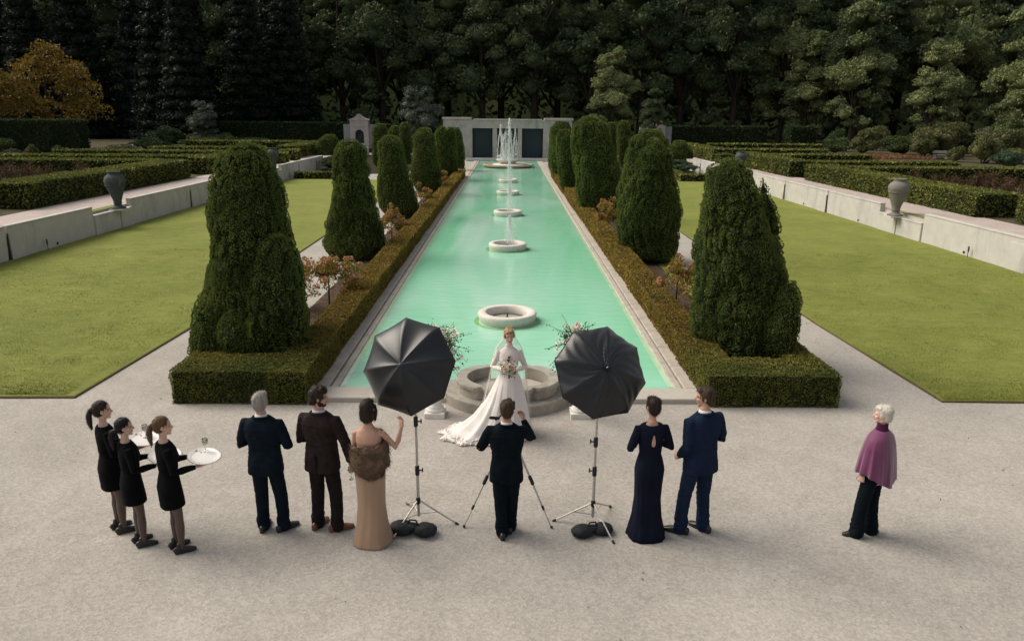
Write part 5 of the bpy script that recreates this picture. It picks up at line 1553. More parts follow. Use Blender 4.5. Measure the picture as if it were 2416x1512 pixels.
def shoe(t, x, y, yaw, mat, s=1.0, heel=.0, name='shoe'):
    ls = .90 if s > .95 else .78
    g = Geo(); c, sn = math.cos(yaw), math.sin(yaw)       # yaw clockwise from +Y
    def P(f, z, sd=0):
        f = f * ls; return Vector((x + f * sn + sd * c, y + f * c - sd * sn, z))
    g.tube([P(-.075, .05), P(-.02, .055), P(.06, .045), P(.13, .034), P(.185, .026)], [(.034 * s, .045), (.036 * s, .045), (.042 * s, .034), (.045 * s, .026), (.032 * s, .018)], 14, True, (c, -sn, 0))
    g.tube([P(-.03, .06), P(-.035, .12)], [.040 * s, .036 * s], 12)
    # sole
    sec = [(-.11, .028), (-.06, .038), (.02, .036), (.10, .047), (.17, .042), (.205, .02)]
    lo = [tuple(P(f, .0, w * (.9 if s > .95 else .78))) for f, w in sec] + [tuple(P(f, .0, -w * (.9 if s > .95 else .78))) for f, w in sec[::-1]]
    g.loft([lo, [(a, b, .022) for a, b, _ in lo]])
    return g.remeshed(name, mat, t, .007, 2)

def hair_geo(style, MH):
    g = Geo()
    def E(c, r, n=18): g.ell(c, r, MH, n)
    P = lambda *a: MH @ Vector(a)
    E((0, -.022, .050), (.084, .094, .088))
    E((0, -.045, .005), (.080, .070, .075))
    if style in ('short', 'curly', 'pixie', 'white'):
        E((0, -.050, -.030), (.064, .052, .050))
        for s in (-1, 1): E((s * .073, .012, .018), (.010, .018, .032), 10)
        E((0, .045, .098), (.058, .040, .030))
    if style == 'curly':
        E((0, .0, .105), (.075, .085, .045)); E((0, .055, .095), (.06, .035, .035)); E((0, -.06, -.02), (.072, .055, .06))
    if style == 'pixie': E((0, -.03, .075), (.085, .085, .065)); E((.02, .05, .095), (.055, .035, .028))
    if style == 'white': E((0, -.03, .075), (.090, .092, .068)); E((0, -.060, .0), (.080, .058, .07)); E((0, .030, .102), (.070, .050, .030))
    if style == 'bob':
        E((0, -.030, -.035), (.090, .078, .085)); E((0, -.035, -.085), (.086, .070, .050))
        for s in (-1, 1): g.tube([P(s * .078, .02, .05), P(s * .084, .026, -.03), P(s * .080, .02, -.11)], [.020, .024, .018], 10)
        E((0, .058, .085), (.055, .022, .035))
    if style in ('pony', 'lowpony'):
        E((0, -.03, .045), (.083, .090, .088))
        z0 = .035 if style == 'pony' else -.03
        q = [P(0, -.095, z0), P(0, -.135, z0 - .01), P(0, -.155, z0 - .08), P(.005, -.150, z0 - .17), P(.01, -.140, z0 - .25)]
        g.tube(q, [.020, .026, .034, .030, .010] if style == 'pony' else [.026, .040, .042, .032, .012], 12)
    if style == 'updo':
        E((0, .048, .098), (.060, .038, .030)); E((0, -.085, -.005), (.055, .045, .050)); E((0, -.05, .11), (.055, .05, .035))
        for s in (-1, 1): E((s * .074, .022, .030), (.014, .026, .045), 10)
    return g

# male / female torso sections (z, rx, ry, cy)
MT = [(.78, .15, .10, 0), (.90, .168, .118, -.005), (1.02, .158, .112, 0), (1.12, .152, .108, .004), (1.26, .178, .118, .004), (1.38, .182, .112, 0), (1.44, .150, .090, -.006), (1.49, .090, .068, -.010), (1.54, .058, .056, -.010)]
FT = [(.78, .145, .10, 0), (.90, .165, .118, -.012), (1.00, .148, .106, -.006), (1.10, .120, .090, 0), (1.20, .130, .098, .004), (1.30, .148, .112, .012), (1.38, .146, .094, .004), (1.43, .122, .072, -.004), (1.475, .070, .055, -.010), (1.53, .045, .045, -.012)]

def person(label, loc, rotz, height, sex='m', skin=SKIN, hair='short', hmat=H_BROWN, head=(0, 0, 0), arms=None, feet=None, outfit='suit', mats={}, bend=0, handspec=None, beard=False, group='wedding onlookers', cat='person', smile=False, lean=0.0):
    height = keep_pixel(loc[0], loc[1], height)[2]
    s = height / 1.80
    t = thing('person', label, cat, (loc[0], loc[1], .0), -rotz, None, s)       # rotz clockwise from +Y
    wx = 1.03 if sex == 'f' else 1.06
    t.scale = (s * wx, s * wx, s)
    fem = sex == 'f'
    T = FT if fem else MT
    shx = .150 if fem else .182; shz = 1.425 if fem else 1.435
    g = Geo()
    g.loft([sring(z, rx, ry, cy) for z, rx, ry, cy in T])
    hp = Vector((0, .008, 1.678))
    MH = head_matrix(hp, *head) @ Matrix.Diagonal((.95, .97, 1.02, 1))
    g.tube([(0, -.014, 1.47), (0, -.006, 1.56), MH @ Vector((0, -.018, -.03))], [.056 if not fem else .046, .052 if not fem else .042, .050 if not fem else .042], 14)
    head_geo(g, MH, fem, smile)
    # legs
    legs = []
    for i, sd in enumerate((-1, 1)):
        fx, fy, fyaw = feet[i]
        hip = Vector((sd * .088, 0, .90)); ank = Vector((fx, fy, .085)); kn = hip.lerp(ank, .51) + Vector((math.sin(fyaw), math.cos(fyaw), 0)) * .022
        legs.append((hip, kn, ank, fyaw))
        lr = [.080, .066, .050, .047, .054, .043, .030] if fem else [.082, .068, .055, .05, .055, .045, .034]
        g.tube([hip, hip.lerp(kn, .5), hip.lerp(kn, .93), kn.lerp(ank, .08), kn.lerp(ank, .32), kn.lerp(ank, .65), ank], lr, 14)
        c, sn = math.cos(fyaw), math.sin(fyaw)
        P = lambda f, z: Vector((fx + f * sn, fy + f * c, z))
        g.tube([P(-.045, .045), P(.03, .05), P(.08, .035), P(.115 if fem else .14, .028)], [(.024, .03), (.027, .03), (.028, .018), (.020, .012)], 12, True, (c, -sn, 0))
    # arms
    arm = []
    lu, lf = (.275, .245) if fem else (.295, .262)
    for i, sd in enumerate((-1, 1)):
        du, df, dh, nh, curl, spr = arms[i]
        S = Vector((sd * shx, -.005, shz)); E_ = S + Vector(du).normalized() * lu; W = E_ + Vector(df).normalized() * lf
        arm.append((S, E_, W))
        k = .86 if fem else 1
        g.tube([S + Vector((-sd * .03, 0, -.02)), S.lerp(E_, .12), S.lerp(E_, .4), E_, E_.lerp(W, .35), W], [.036 * k, .042 * k, .042 * k, .036 * k, .038 * k, .024 * k], 12)
        hand(g, W, dh, nh, sd, curl, spr)
    t_tights = mats.get('tights')
    g.remeshed('body', [skin, EYE, BROW if hmat not in (H_GREY, H_WHITE) else hmat, LIPS] + ([TIGHTS] if t_tights else [skin]), t, .0058, 1, .4, post=face_post(MH, t_tights, smile))
    # hair
    hg = hair_geo(hair, MH)
    amp = {'curly': .009, 'white': .005}.get(hair, .0032); scl = {'curly': .028}.get(hair, .018)
    hg.remeshed('hair', hmat, t, .0075, 2, disp=lambda V: (vnoise(V * np.array([1, 1, .4 if hair != 'curly' else 1]), scl, 3) * amp))
    ho = t.children[-1]; nv_ = len(ho.data.vertices)
    HV = np.empty(nv_ * 3, np.float32); ho.data.vertices.foreach_get('co', HV); HV = HV.reshape(-1, 3).astype(float)
    HN = np.empty(nv_ * 3, np.float32); ho.data.vertices.foreach_get('normal', HN); HN = HN.reshape(-1, 3).astype(float)
    hr = np.random.default_rng(int(height * 1000)); ii_ = hr.integers(0, nv_, 1500)
    P_ = HV[ii_]; N_ = HN[ii_]; fl = np.array([0, -.35, -1.0]) + hr.normal(0, .35 if hair != 'curly' else .9, (1500, 3))
    fl = norm(fl - N_ * np.sum(fl * N_, 1, keepdims=True) + N_ * .16); sd_ = norm(np.cross(fl, N_)); Lh = hr.uniform(.018, .042, (1500, 1))
    P_ = P_ + N_ * .001
    Vh = np.stack([P_ - sd_ * .0012, P_ + sd_ * .0012, P_ + fl * Lh + sd_ * .0005, P_ + fl * Lh - sd_ * .0005], 1).reshape(-1, 3)
    mesh_np('loose_hair', Vh, np.arange(6000).reshape(-1, 4), hmat, ho)
    if hair in ('pony', 'lowpony'):
        q = MH @ Vector((0, -.108, .035 if hair == 'pony' else -.03)); g = Geo()
        g.tube([q + Vector((0, .008, 0)), q - Vector((0, .008, 0))], [.028, .028], 12); g.obj('hair_tie', DARKMETAL, t, True)
    if beard:
        g = Geo()
        for c_, r_ in (((0, .058, -.082), (.034, .030, .026)), ((-.046, .02, -.062), (.020, .04, .030)), ((.046, .02, -.062), (.020, .04, .030)), ((-.066, .004, -.03), (.011, .02, .03)), ((.066, .004, -.03), (.011, .02, .03)), ((0, .083, -.036), (.024, .008, .006))):
            g.ell(c_, r_, MH)
        g.remeshed('beard', hmat, t, .007, 1, disp=lambda V: vnoise(V, .012, 3) * .003)
    def wr(a, sc_=.085):
        # folds gather at the elbows, the waist and above the shoes
        def f(V):
            z = V[:, 2]; g_ = .6 + 1.1 * np.exp(-((z - 1.14) / .07) ** 2) + 1.2 * np.exp(-((z - .16) / .10) ** 2) + .6 * np.exp(-((z - .52) / .06) ** 2)
            return (vnoise(V * np.array([1, 1, .8]), sc_, 5) * a + (1 - 2 * np.abs(vnoise(V * np.array([.6, .6, 1.7]) + V[:, [2, 0, 1]] * .5, sc_ * .55, 8))) * a * .55) * g_
        return f
    if outfit == 'suit':
        jm = mats['jacket']; tm = mats['trousers']; hem = mats.get('hem', .80); w_ = mats.get('w', 1.0)
        g = Geo()
        sec = [(hem, .198, .142, -.012), (hem + .02, .198, .142, -.012), (.93, .190, .138, -.008), (1.04, .174, .126, 0), (1.13, .170, .122, .003), (1.26, .196, .132, .002), (1.38, .208, .128, -.002), (1.435, .190, .110, -.006), (1.48, .142, .088, -.012), (1.52, .084, .072, -.012)]
        g.loft([sring(z, rx * w_, ry * w_, cy, 0, 2.5) for z, rx, ry, cy in sec])
        for i, sd in enumerate((-1, 1)):
            S, E_, W = arm[i]
            S2 = Vector((sd * (shx - .045), -.005, shz - .012))
            g.tube([S2, S + Vector((sd * .004, 0, -.004)), S.lerp(E_, .3), S.lerp(E_, .8), E_, E_.lerp(W, .3), E_.lerp(W, .86)], [.064, .067, .065, .057, .055, .052, .041], 16)
        g.remeshed('jacket', jm, t, .0095, 2, disp=wr(.007))
        g = Geo()
        g.loft([sring(z, rx, ry, cy, 0, 2.3) for z, rx, ry, cy in ((.80, .165, .115, -.004), (.90, .178, .128, -.008), (.98, .166, .12, -.003), (1.04, .15, .105, 0))])
        for hip, kn, ank, fy in legs:
            a2 = Vector((ank.x, ank.y - .0, .055))
            g.tube([hip + Vector((0, -.003, -.01)), hip.lerp(kn, .5), kn, kn.lerp(a2, .5), a2], [.094, .084, .074, .070, .072], 16)
        g.remeshed('trousers', tm, t, .0095, 2, disp=wr(.007, .10))
        g = Geo(); g.lathe([(.070, -.03), (.066, .0), (.062, .020), (.057, .022), (.057, -.03)], (0, -.010, 1.530), 28); g.obj('shirt_collar', mats.get('shirt', WHITECL), t, True)
        # jacket collar roll
        g = Geo(); g.tube([(.086 * math.cos(a), -.012 + .078 * math.sin(a), 1.512 + .012 * -math.sin(a)) for a in [R(q) for q in range(150, 391, 12)]], .013, 8); g.obj('jacket_collar', jm, t, True)
        if mats.get('vent'):
            g = Geo(); g.box(-.002, .004, -.158, -.13, hem, hem + .22); g.obj('jacket_vent', BLACKSUIT, t)
        for i in (0, 1):
            S, E_, W = arm[i]
            g = Geo(); g.tube([E_.lerp(W, .84), E_.lerp(W, .93)], [.033, .032], 14, False); g.obj('shirt_cuff', mats.get('shirt', WHITECL), t, True)
        for i, (hip, kn, ank, fy) in enumerate(legs): shoe(t, ank.x, ank.y, fy, mats['shoes'])
    elif outfit == 'mini':
        g = Geo(); jm = mats['dress']; hem = mats.get('hem', .66)
        sec = [(hem, .158, .135, 0), (hem + .1, .170, .135, -.004), (.90, .178, .130, -.012), (1.00, .158, .116, -.006), (1.10, .130, .099, 0), (1.20, .138, .106, .004), (1.30, .156, .120, .012), (1.38, .170, .112, .004), (1.43, .166, .098, -.002), (1.475, .128, .078, -.008), (1.49, .10, .066, -.008)]
        g.loft([sring(z, rx, ry, cy) for z, rx, ry, cy in sec])
        for i, sd in enumerate((-1, 1)):
            S, E_, W = arm[i]
            g.tube([Vector((sd * (shx - .04), -.003, shz - .015)), S + Vector((0, 0, -.002)), S.lerp(E_, .5), E_, E_.lerp(W, .4), E_.lerp(W, .94)], [.054, .058, .051, .045, .044, .032], 14)
        g.remeshed('dress', jm, t, .0085, 2, disp=wr(.004))
        for i, (hip, kn, ank, fy) in enumerate(legs): shoe(t, ank.x, ank.y, fy, mats['shoes'], .82)
    elif outfit == 'gown':
        jm = mats['dress']
        g = Geo(); top = mats.get('top', 1.48)
        pl = mats.get('pleats', 0); am = mats.get('pleat_amp', .02)
        sec = [(.0, .232, .215, -.02), (.06, .220, .200, -.02), (.25, .178, .162, -.015), (.50, .156, .135, -.008), (.72, .165, .130, -.008), (.90, .176, .130, -.012), (1.00, .156, .116, -.006), (1.10, .128, .098, 0), (1.20, .136, .104, .004), (1.30, .154, .118, .012), (1.38, .168, .110, .004), (1.43, .164, .096, -.002), (1.475, .120, .078, -.008)]
        sec = [q for q in sec if q[0] <= top + .001]
        zs = [q[0] for q in sec]; dense = np.linspace(sec[0][0] + .005, sec[-1][0], 44)
        rings = []
        for z in dense:
            rx, ry, cy = (float(np.interp(z, zs, [q[k] for q in sec])) for k in (1, 2, 3))
            f = max(0, (1.0 - z)) ** .8
            rings.append(sring(z, rx, ry, cy, 0, 2.2, 120, (lambda a, f=f, z=z: 1 + f * am * (math.cos(pl * a + 2.2 * math.sin(3 * a + z)) * (.6 + .5 * math.sin(2 * a + 1.1)) + .8 * math.sin(5 * a + z * 2) + .5 * math.cos(13 * a - z * 3))) if pl else None))
        g.loft(rings)
        if mats.get('sleeves', True):
            o = g.obj('gown', jm, t, True)
            g = Geo()
            for i, sd in enumerate((-1, 1)):
                S, E_, W = arm[i]
                g.tube([Vector((sd * (shx - .045), -.003, shz - .02)), S + Vector((0, 0, -.002)), S.lerp(E_, .5), E_, E_.lerp(W, .4), E_.lerp(W, .94)], [.056, .059, .051, .045, .044, .032], 14)
            g.remeshed('sleeves', jm, t, .0085, 2, disp=wr(.004))
        else: g.obj('gown', jm, t, True)
    elif outfit == 'cape':
        g = Geo()
        g.loft([sring(z, rx, ry, cy, 0, 2.3) for z, rx, ry, cy in ((.80, .155, .112, -.004), (.90, .172, .126, -.010), (.98, .158, .112, -.003), (1.04, .14, .10, 0))])
        for hip, kn, ank, fy in legs:
            a2 = Vector((ank.x, ank.y, .05))
            g.tube([hip + Vector((0, -.003, -.01)), hip.lerp(kn, .5), kn, kn.lerp(a2, .5), a2], [.092, .084, .078, .078, .086], 16)
        g.remeshed('trousers', mats['trousers'], t, .0095, 2, disp=wr(.007, .10))
        g = Geo(); rings = []
        hemz = mats.get('hem', .86)
        for k in range(26):
            f = k / 25; z = 1.50 - (1.50 - hemz) * f
            rx = float(np.interp(f, [0, .06, .14, .3, .6, 1], [.085, .15, .222, .258, .280, .30])); ry = float(np.interp(f, [0, .06, .14, .3, .6, 1], [.075, .105, .13, .16, .19, .215]))
            rings.append([(x, y, zz - (.09 * f * max(0, -math.sin(a)) if True else 0) + .10 * f * f * abs(math.cos(a))) for (x, y, zz), a in zip(sring(z, rx, ry, -.01, 0, 2.2, 96, lambda a, f=f: 1 + .055 * f ** 1.3 * math.cos(11 * a + 1.5 * math.sin(2 * a)) + .02 * f * math.sin(23 * a)), [2 * math.pi * i / 96 for i in range(96)])])
        inner = [[(x * .965, y * .965, z + .002) for x, y, z in r] for r in rings[::-1]]
        g.loft(rings + inner, cap=False); g.obj('cape', mats['cape'], t, True)
        g = Geo()
        for i in (0, 1):
            S, E_, W = arm[i]; g.tube([S.lerp(E_, .6), E_, E_.lerp(W, .5), E_.lerp(W, .95)], [.050, .046, .042, .036], 14)
        g.remeshed('sleeves', mats['cape'], t, .0085, 2, disp=wr(.005))
        g = Geo(); g.lathe([(.085, -.055), (.068, -.02), (.062, .03), (.064, .055), (.057, .058), (.055, -.05)], (0, -.008, 1.535), 28, lambda a, z: 1 + .015 * math.sin(9 * a)); g.obj('turtleneck', PURPDK, t, True)
        for i, (hip, kn, ank, fy) in enumerate(legs): shoe(t, ank.x, ank.y, fy, mats['shoes'], .85)
    return t, arm, MH, s

D = Vector
RELAX = ((.35, .45, .35), .10)
# relaxed hanging arm / clasped in front
def hang(sd, out=.12, fwd=.10): return ((sd * out, .02, -1), (sd * .02, fwd + .12, -1), (0, .12, -1), (-sd, 0, 0), *RELAX)
def clasp(sd, z=-.25, out=.30): return ((sd * out, -.02, -1), (-sd * .62, .80, z), (-sd * .9, .45, -.1), (0, -1, -.2) if sd < 0 else (0, -1, -.2), (.6, .6, .4), .05)

person('grey haired man in a midnight suit with his back to us', (-2.79, 6.17), R(4), 1.78, hair='short', hmat=H_GREY, head=(R(2), R(3), 0), arms=(clasp(-1, .05, .30), clasp(1, .05, .34)), feet=((-.09, .0, R(-4)), (.15, .01, R(42))), mats=dict(jacket=NAVYSUIT, trousers=NAVYSUIT, shoes=BLKLEA))
_t, _a, _m, _s = person('bearded man with curly dark hair in a brown jacket, looking right', (-2.14, 6.20), R(14), 1.83, hair='curly', hmat=H_DKBR, head=(R(62), R(6), 0), beard=True, arms=(clasp(-1, -.1, .22), ((.42, -.02, -1), (.12, .10, -1), (.15, .12, -1), (-1, .2, 0), (.5, .6, .5), .06)), feet=((-.11, .0, R(8)), (.14, -.01, R(52))), mats=dict(jacket=BROWNSUIT, trousers=BROWNTR, shoes=TANLEA, shirt=SHIRT, vent=True))
BROWNHAND = _t.location + Matrix.Rotation(-R(14), 3, 'Z') @ (_a[1][2] * _s)
# woman with the fur stole
_t, _a, _m, _s = person('woman with a dark bob, bare shoulders and a fur stole, one hand raised', (-1.54, 5.99), R(10), 1.79, sex='f', skin=SKIN, hair='bob', hmat=H_DKBR, head=(R(-2), R(2), 0), arms=(clasp(-1, .1, .12), ((.55, .30, -.85), (.22, .16, 1), (0.05, .05, 1), (-.6, -.75, 0), (.15, .25, .2), .28)), feet=((-.08, 0, R(-5)), (.09, .02, R(10))), outfit='gown', mats=dict(dress=CHAMP, top=1.24, pleats=31, pleat_amp=.019, sleeves=False))
g = Geo(); rings = []; fp = []; fn_ = []
for k in range(41):
    a = R(205 + (360 + 10 - 205 + 130 - 25) * k / 40)      # from the left front round the back to the right front
    c, s_ = math.cos(a), math.sin(a)
    f = k / 40
    zc = 1.12 + .15 * f - .09 * math.sin(math.pi * min(1, f * 1.25)); hh = .15 + .05 * math.sin(math.pi * min(1, f * 1.3))
    rx, ry = .196 + .02 * f, .150
    ring = []
    for q in range(16):
        b = 2 * math.pi * q / 16
        rr_ = 1 + .04 * math.sin(3 * b + k * .4)
        o_ = .036 * math.cos(b) * rr_; o_ += .010 * math.sin(q * 2.2 + k * .35); zz = zc + hh * math.sin(b) * rr_ + .012 * math.sin(k * .9 + q)
        taper = 1.02 + .02 * math.sin(b)
        o_ += .014 * math.sin(2.4 * math.sin(b) * 3 + k * .22); p = ((rx * taper * .92 + o_) * c, (ry * taper * .92 + o_) * s_ - .01, zz)
        ring.append(p)
        if math.cos(b) > -.3: fp.append(p); fn_.append((c * max(math.cos(b), .2), s_ * max(math.cos(b), .2), math.sin(b) * .6))
    rings.append(ring)
g.loft(rings); st_ = g.obj('fur_stole', FUR, _t, True)
rng = np.random.default_rng(3); fp = np.array(fp); fn_ = norm(np.array(fn_)); ii = rng.integers(0, len(fp), 9000)
V, Fq = leaf_geo(fp[ii] + rng.normal(0, .014, (9000, 3)), norm(fn_[ii] + np.array([0, 0, -.5])), .010, rng, .6, -.5, .5, .2)
mesh_np('fur_pile', V, Fq, FUR, st_)
# photographer
person('photographer in a black suit seen from behind, one arm raised to the camera', (.0, 6.10), R(0), 1.73, hair='short', hmat=H_BROWN, head=(R(-3), R(8), 0), arms=(((-.42, .22, -.9), (.50, .85, .25), (.4, .9, .2), (.2, -.2, -1), (.5, .5, .4), .05), ((.36, .55, -.62), (-.42, .22, .88), (-.3, .3, .9), (-.5, -.6, 0), (.5, .55, .4), .06)), feet=((-.045, -.05, R(-4)), (.05, .08, R(6))), mats=dict(jacket=BLACKSUIT, trousers=BLACKSUIT, shoes=BLKLEA, vent=True, hem=.77))
# lady in navy velvet
_t, _a, _m, _s = person('short haired lady in a long navy gown with a keyhole back, arms folded', (1.65, 6.12), R(-6), 1.77, sex='f', hair='pixie', hmat=H_DKBR, head=(R(-14), R(2), R(3)), arms=(clasp(-1, .12, .36), clasp(1, .12, .36)), feet=((-.06, 0, 0), (.06, 0, 0)), outfit='gown', mats=dict(dress=NAVYVEL, top=1.48, pleats=9, pleat_amp=.035))
g = Geo()
q = []
for k in range(24):
    a = 2 * math.pi * k / 24; zz = 1.30 + .075 * math.cos(a) ; xx = .020 * math.sin(a) * (1 - .55 * math.cos(a))
    q.append((xx, zz))
g.loft([[(x, float(np.interp(z, [1.20, 1.30, 1.38], [-.1035, -.1095, -.106])) + dy, z) for x, z in q] for dy in (-.003, .012)]); g.obj('keyhole_opening', SKIN, _t)
# man in blue
person('brown haired man in a navy blue suit, looking left towards the bride', (2.25, 6.17), R(-24), 1.87, hair='short', hmat=H_BROWN, head=(R(-48), R(5), 0), arms=(((-.10, -.10, -1), (.12, .62, -.72), (.1, .8, -.45), (1, 0, 0), (.6, .7, .5), .05), clasp(1, .1, .30)), feet=((-.17, .04, R(-42)), (.10, -.02, R(-18))), mats=dict(jacket=BLUESUIT, trousers=BLUESUIT, shoes=BLKLEA, shirt=WHITECL))
# lady in plum
person('white haired lady in a plum cape and black trousers, standing alone on the right', (4.27, 6.12), R(-42), 1.68, sex='f', skin=SKINF, hair='white', hmat=H_WHITE, head=(R(-24), R(2), 0), arms=(((-.24, .10, -1), (.04, .16, -1), (0, .12, -1), (1, 0, 0), *RELAX), hang(1, .15)), feet=((-.13, .06, R(-38)), (.09, -.03, R(-12))), outfit='cape', mats=dict(cape=PURPLE, trousers=BLACKSUIT, shoes=BLKLEA, hem=.86))

# three waitresses with trays
def tray_arms(k=0):
    return (((-.10, .10, -1), (.30, 1, .05 + k), (.25, 1, .05), (.15, 0, 1), (.12, .15, .1), .10), ((.22, .05, -1), (-.05, 1, -.02 + k), (-.1, 1, 0), (0, 0, 1), (.1, .12, .1), .12))
WT = []
for lb, x, y, rz, h, hr, hm, hy in (('waitress with a dark brown ponytail, farthest left of the three', -4.57, 6.14, R(48), 1.68, 'pony', H_DKBR, R(18)), ('waitress with a low black ponytail, in the middle of the three', -4.19, 5.90, R(52), 1.60, 'lowpony', H_BLK, R(18)), ('waitress with a long light brown ponytail, nearest the camera', -3.71, 5.80, R(52), 1.67, 'pony', H_LTBR, R(18))):
    _t, _a, _m, _s = person(lb, (x, y), rz, h, sex='f', skin=SKINF, hair=hr, hmat=hm, head=(hy, R(2), 0), arms=tray_arms(), feet=((-.085, .0, R(-5)), (.085, .02, R(8))), outfit='mini', mats=dict(dress=BLACKJER, tights=.86, shoes=BLKLEA, hem=.64))
    Mz = Matrix.Rotation(-rz, 3, 'Z')
    WT.append((_t.location.copy(), Mz, _a, _s, rz))

def tray(c, rz, label):
    t = thing('serving_tray', label, 'tray', c, -rz, 'white serving trays', raw=True)
    g = Geo(); n = 56
    def rg(rx, ry, z, k=0): return [((rx + k * (i % 2)) * math.cos(2 * math.pi * i / n), (ry + k * (i % 2)) * math.sin(2 * math.pi * i / n), z) for i in range(n)]
    g.loft([rg(.17, .12, 0), rg(.205, .150, .006), rg(.225, .168, .022, .004), rg(.215, .158, .026), rg(.198, .143, .012), rg(.17, .12, .008)])
    g.obj('plate', PORCEL, t, True)
    g = Geo()
    for i in range(44):
        a = 2 * math.pi * i / 44; g.ell((.226 * math.cos(a), .169 * math.sin(a), .022), (.0085, .0085, .0085), n=6)
    g.obj('beaded_rim', PORCEL, t, True)
    return t
def glass(c, label, group='champagne glasses', coupe=False):
    t = thing('wine_glass', label, 'glass', c, 0, group, raw=True)
    g = Geo(); g.lathe([(.032, 0), (.030, .004), (.005, .008), (.0045, .07), (.012, .08), (.030, .095), (.036, .125), (.032, .155), (.030, .155), (.034, .125), (.027, .097), (.001, .085)], n=24); g.obj('bowl', GLASSM, t, True)
    g = Geo(); g.lathe([(.001, .0865), (.026, .0985), (.0325, .125), (.0325, .130), (.001, .130)], n=24); g.obj('wine', WINE, t, True)
    return t
lbls = ('white oval tray held by the waitress farthest left', 'white oval tray held by the middle waitress', 'white beaded oval tray held by the nearest waitress')
offs = (((.05, .50, 1.02), 1), ((.04, .52, .985), 1), ((.06, .56, .99), 1))
for i, (L, Mz, A, s_, rz) in enumerate(WT):
    # the tray rests on the two forward hands
    hl = (A[0][2] + A[1][2]) * .5
    c = L + Mz @ (Vector((hl.x + .03, hl.y + .16, hl.z + .022)) * s_)
    tray(c, rz - R(90) * 0, lbls[i])
    if i == 0: glass(c + Mz @ Vector((-.05, .03, .012)), 'glass of amber wine on the farthest left tray')
    if i == 2: glass(c + Mz @ Vector((-.13, .05, .012)), 'glass of white wine on the nearest tray')
glass(BROWNHAND + Vector((.02, .0, -.215)), 'glass of white wine hanging in the bearded man\'s hand', None)

# ------------------------------------------------------------------ bride
BX, BY = .03, 8.50
s_ = 1.73 / 1.80
_t, _a, MHb, _s = person('smiling blonde bride in a white lace gown and veil facing the camera', (BX, BY), R(180), 1.73, sex='f', skin=SKINF, hair='updo', hmat=H_BLOND, head=(R(-6), R(9), R(3)), smile=True,
    arms=(((-.42, .05, -1), (.62, .72, .05), (.8, .5, .0), (.2, -1, .2), (.7, .7, .5), .05), ((.42, .05, -1), (-.62, .72, .05), (-.8, .5, .0), (-.2, -1, .2), (.7, .7, .5), .05)), feet=((-.08, 0, 0), (.08, 0, 0)), outfit='none')
g = Geo()
sec = [(1.06, .128, .098, 0), (1.10, .124, .095, 0), (1.20, .134, .104, .004), (1.30, .154, .119, .012), (1.38, .160, .107, .004), (1.43, .150, .090, -.004), (1.475, .098, .070, -.010), (1.51, .058, .055, -.012), (1.56, .050, .050, -.010)]
g.loft([sring(z, rx, ry, cy) for z, rx, ry, cy in sec])
for i, sd in enumerate((-1, 1)):
    S, E_, W = _a[i]
    g.tube([Vector((sd * .115, -.003, 1.395)), S + Vector((sd * .004, 0, 0)), S.lerp(E_, .5), E_, E_.lerp(W, .4), E_.lerp(W, .95)], [.050, .053, .048, .043, .042, .029], 14)
g.remeshed('lace_bodice', LACE, _t, .0085, 2, disp=lambda V: vnoise(V, .03, 3) * .002)
g = Geo(); rings = []
NR, NA = 60, 200
for k in range(NR + 1):
    f = k / NR; z = 1.12 * (1 - f) + .012
    base = float(np.interp(f, [0, .08, .2, .45, .75, 1], [.120, .155, .205, .265, .325, .385]))
    tr = float(np.interp(f, [0, .2, .45, .7, .88, .96, 1], [0, .01, .08, .22, .40, .56, .70]))
    ring = []
    for j in range(NA):
        a = 2 * math.pi * j / NA
        lobe = max(0, math.cos(a - R(2))) ** 2.6
        lobe2 = 0
        fold = 1 + (.035 + .02 * lobe) * f ** .9 * math.cos(17 * a + 2 * math.sin(2 * a) + f) + .018 * f * math.sin(31 * a + 2 * f)
        r = (base + tr * (lobe + lobe2)) * fold
        zz = z
        if f > .93: zz = z + .012 * (1 + math.sin(13 * a + 5 * f)) * lobe * (1 if f < .999 else 0)
        ring.append((r * math.cos(a), (r * .92) * math.sin(a), zz))
    rings.append(ring)
g.loft(rings); sk = g.obj('tulle_skirt', TULLE, _t, True)
# lace hem applique along the train
g = Geo(); rr = random.Random(6); last = rings[-1]; prev = rings[-4]
for j in range(0, NA):
    a = 2 * math.pi * j / NA
    if math.cos(a - R(2)) < -.2: continue
    for q in range(3):
        p = Vector(last[j]).lerp(Vector(prev[j]), rr.random()) + Vector((rr.gauss(0, .012), rr.gauss(0, .012), .008))
        g.ell(tuple(p), (rr.uniform(.010, .022), rr.uniform(.010, .022), .006), n=6)
g.obj('lace_hem', LACE, sk, True)
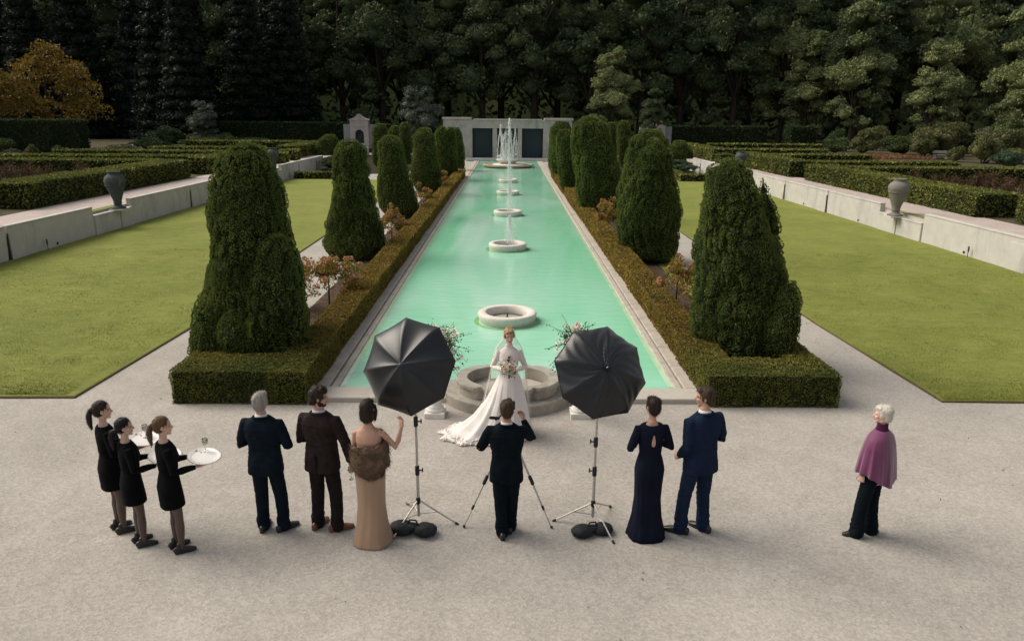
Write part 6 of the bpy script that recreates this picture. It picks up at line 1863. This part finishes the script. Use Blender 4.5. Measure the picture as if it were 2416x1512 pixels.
# veil: net from the crown over the shoulders and down the back
g = Geo(); rings = []
top = MHb @ Vector((0, -.05, .10))
for k in range(40):
    f = k / 39
    z = top.z + .03 - f * (top.z - .30)
    half = R(125) - R(35) * min(1, f * 2)
    wx = float(np.interp(f, [0, .05, .12, .22, .5, 1], [.03, .085, .11, .205, .28, .40])); wy = float(np.interp(f, [0, .05, .12, .22, .5, 1], [.03, .095, .12, .14, .22, .34]))
    cy = float(np.interp(f, [0, .1, 1], [top.y, top.y + .02, 0]))
    row = []
    for j in range(61):
        a = -math.pi / 2 + half * (2 * j / 60 - 1)
        fd = 1 + .05 * min(1, f * 3) * math.sin(16 * a + f * 2)
        row.append((wx * fd * math.cos(a) + .06 * f * f, cy + wy * fd * math.sin(a), z))
    rings.append(row)
g.loft(rings, cap=False, closed=False); g.obj('veil', VEIL, _t, True)
g = Geo()
for q in (-1, 1):
    for k in range(5): g.ell(tuple(MHb @ Vector((q * (.02 + k * .014), .03 - k * .012, .128 - k * .006))), (.009, .006, .008), n=6)
g.obj('hair_ornament', LACE, _t, True)
# bouquet in her hands
bw = Matrix.Rotation(math.pi, 3, 'Z') @ ((_a[0][2] + _a[1][2]) * .5 * _s) + _t.location + Vector((.0, -.075, .045))
t = thing('bridal_bouquet', 'round bouquet of cream roses with green leaves held by the bride', 'bouquet', tuple(bw), raw=True)
rr = random.Random(31); P = []
for i in range(40):
    d = Vector((rr.gauss(0, 1), -abs(rr.gauss(0, 1)) - .2, rr.gauss(0, 1))).normalized()
    q = d * .10 + Vector((0, -.01, .02))
    g = Geo(); rosette(g, tuple(q), rr.uniform(.030, .042), rr); g.obj('rose', PETALW if rr.random() < .85 else PETALP, t, True)
    P += [tuple(q * rr.uniform(.9, 1.35) + Vector((rr.gauss(0, .02), rr.gauss(0, .02), rr.gauss(0, .02)))) for _ in range(4)]
for i in range(40): P.append((rr.gauss(0, .015), -.03 + rr.gauss(0, .02), .12 + rr.random() * .09))
V, Fq = leaf_geo(np.array(P), norm(np.array(P) + 1e-6), .024, np.random.default_rng(2), .7, .1, .8, .4); mesh_np('leaves', V, Fq, LEAFG, t)
g = Geo(); g.tube([(0, .0, -.02), (0, .01, -.14)], [.018, .014], 8); g.obj('stems', LEAFG, t, True)

for _o in bpy.data.objects:
    if 'used' in _o.keys(): del _o['used']
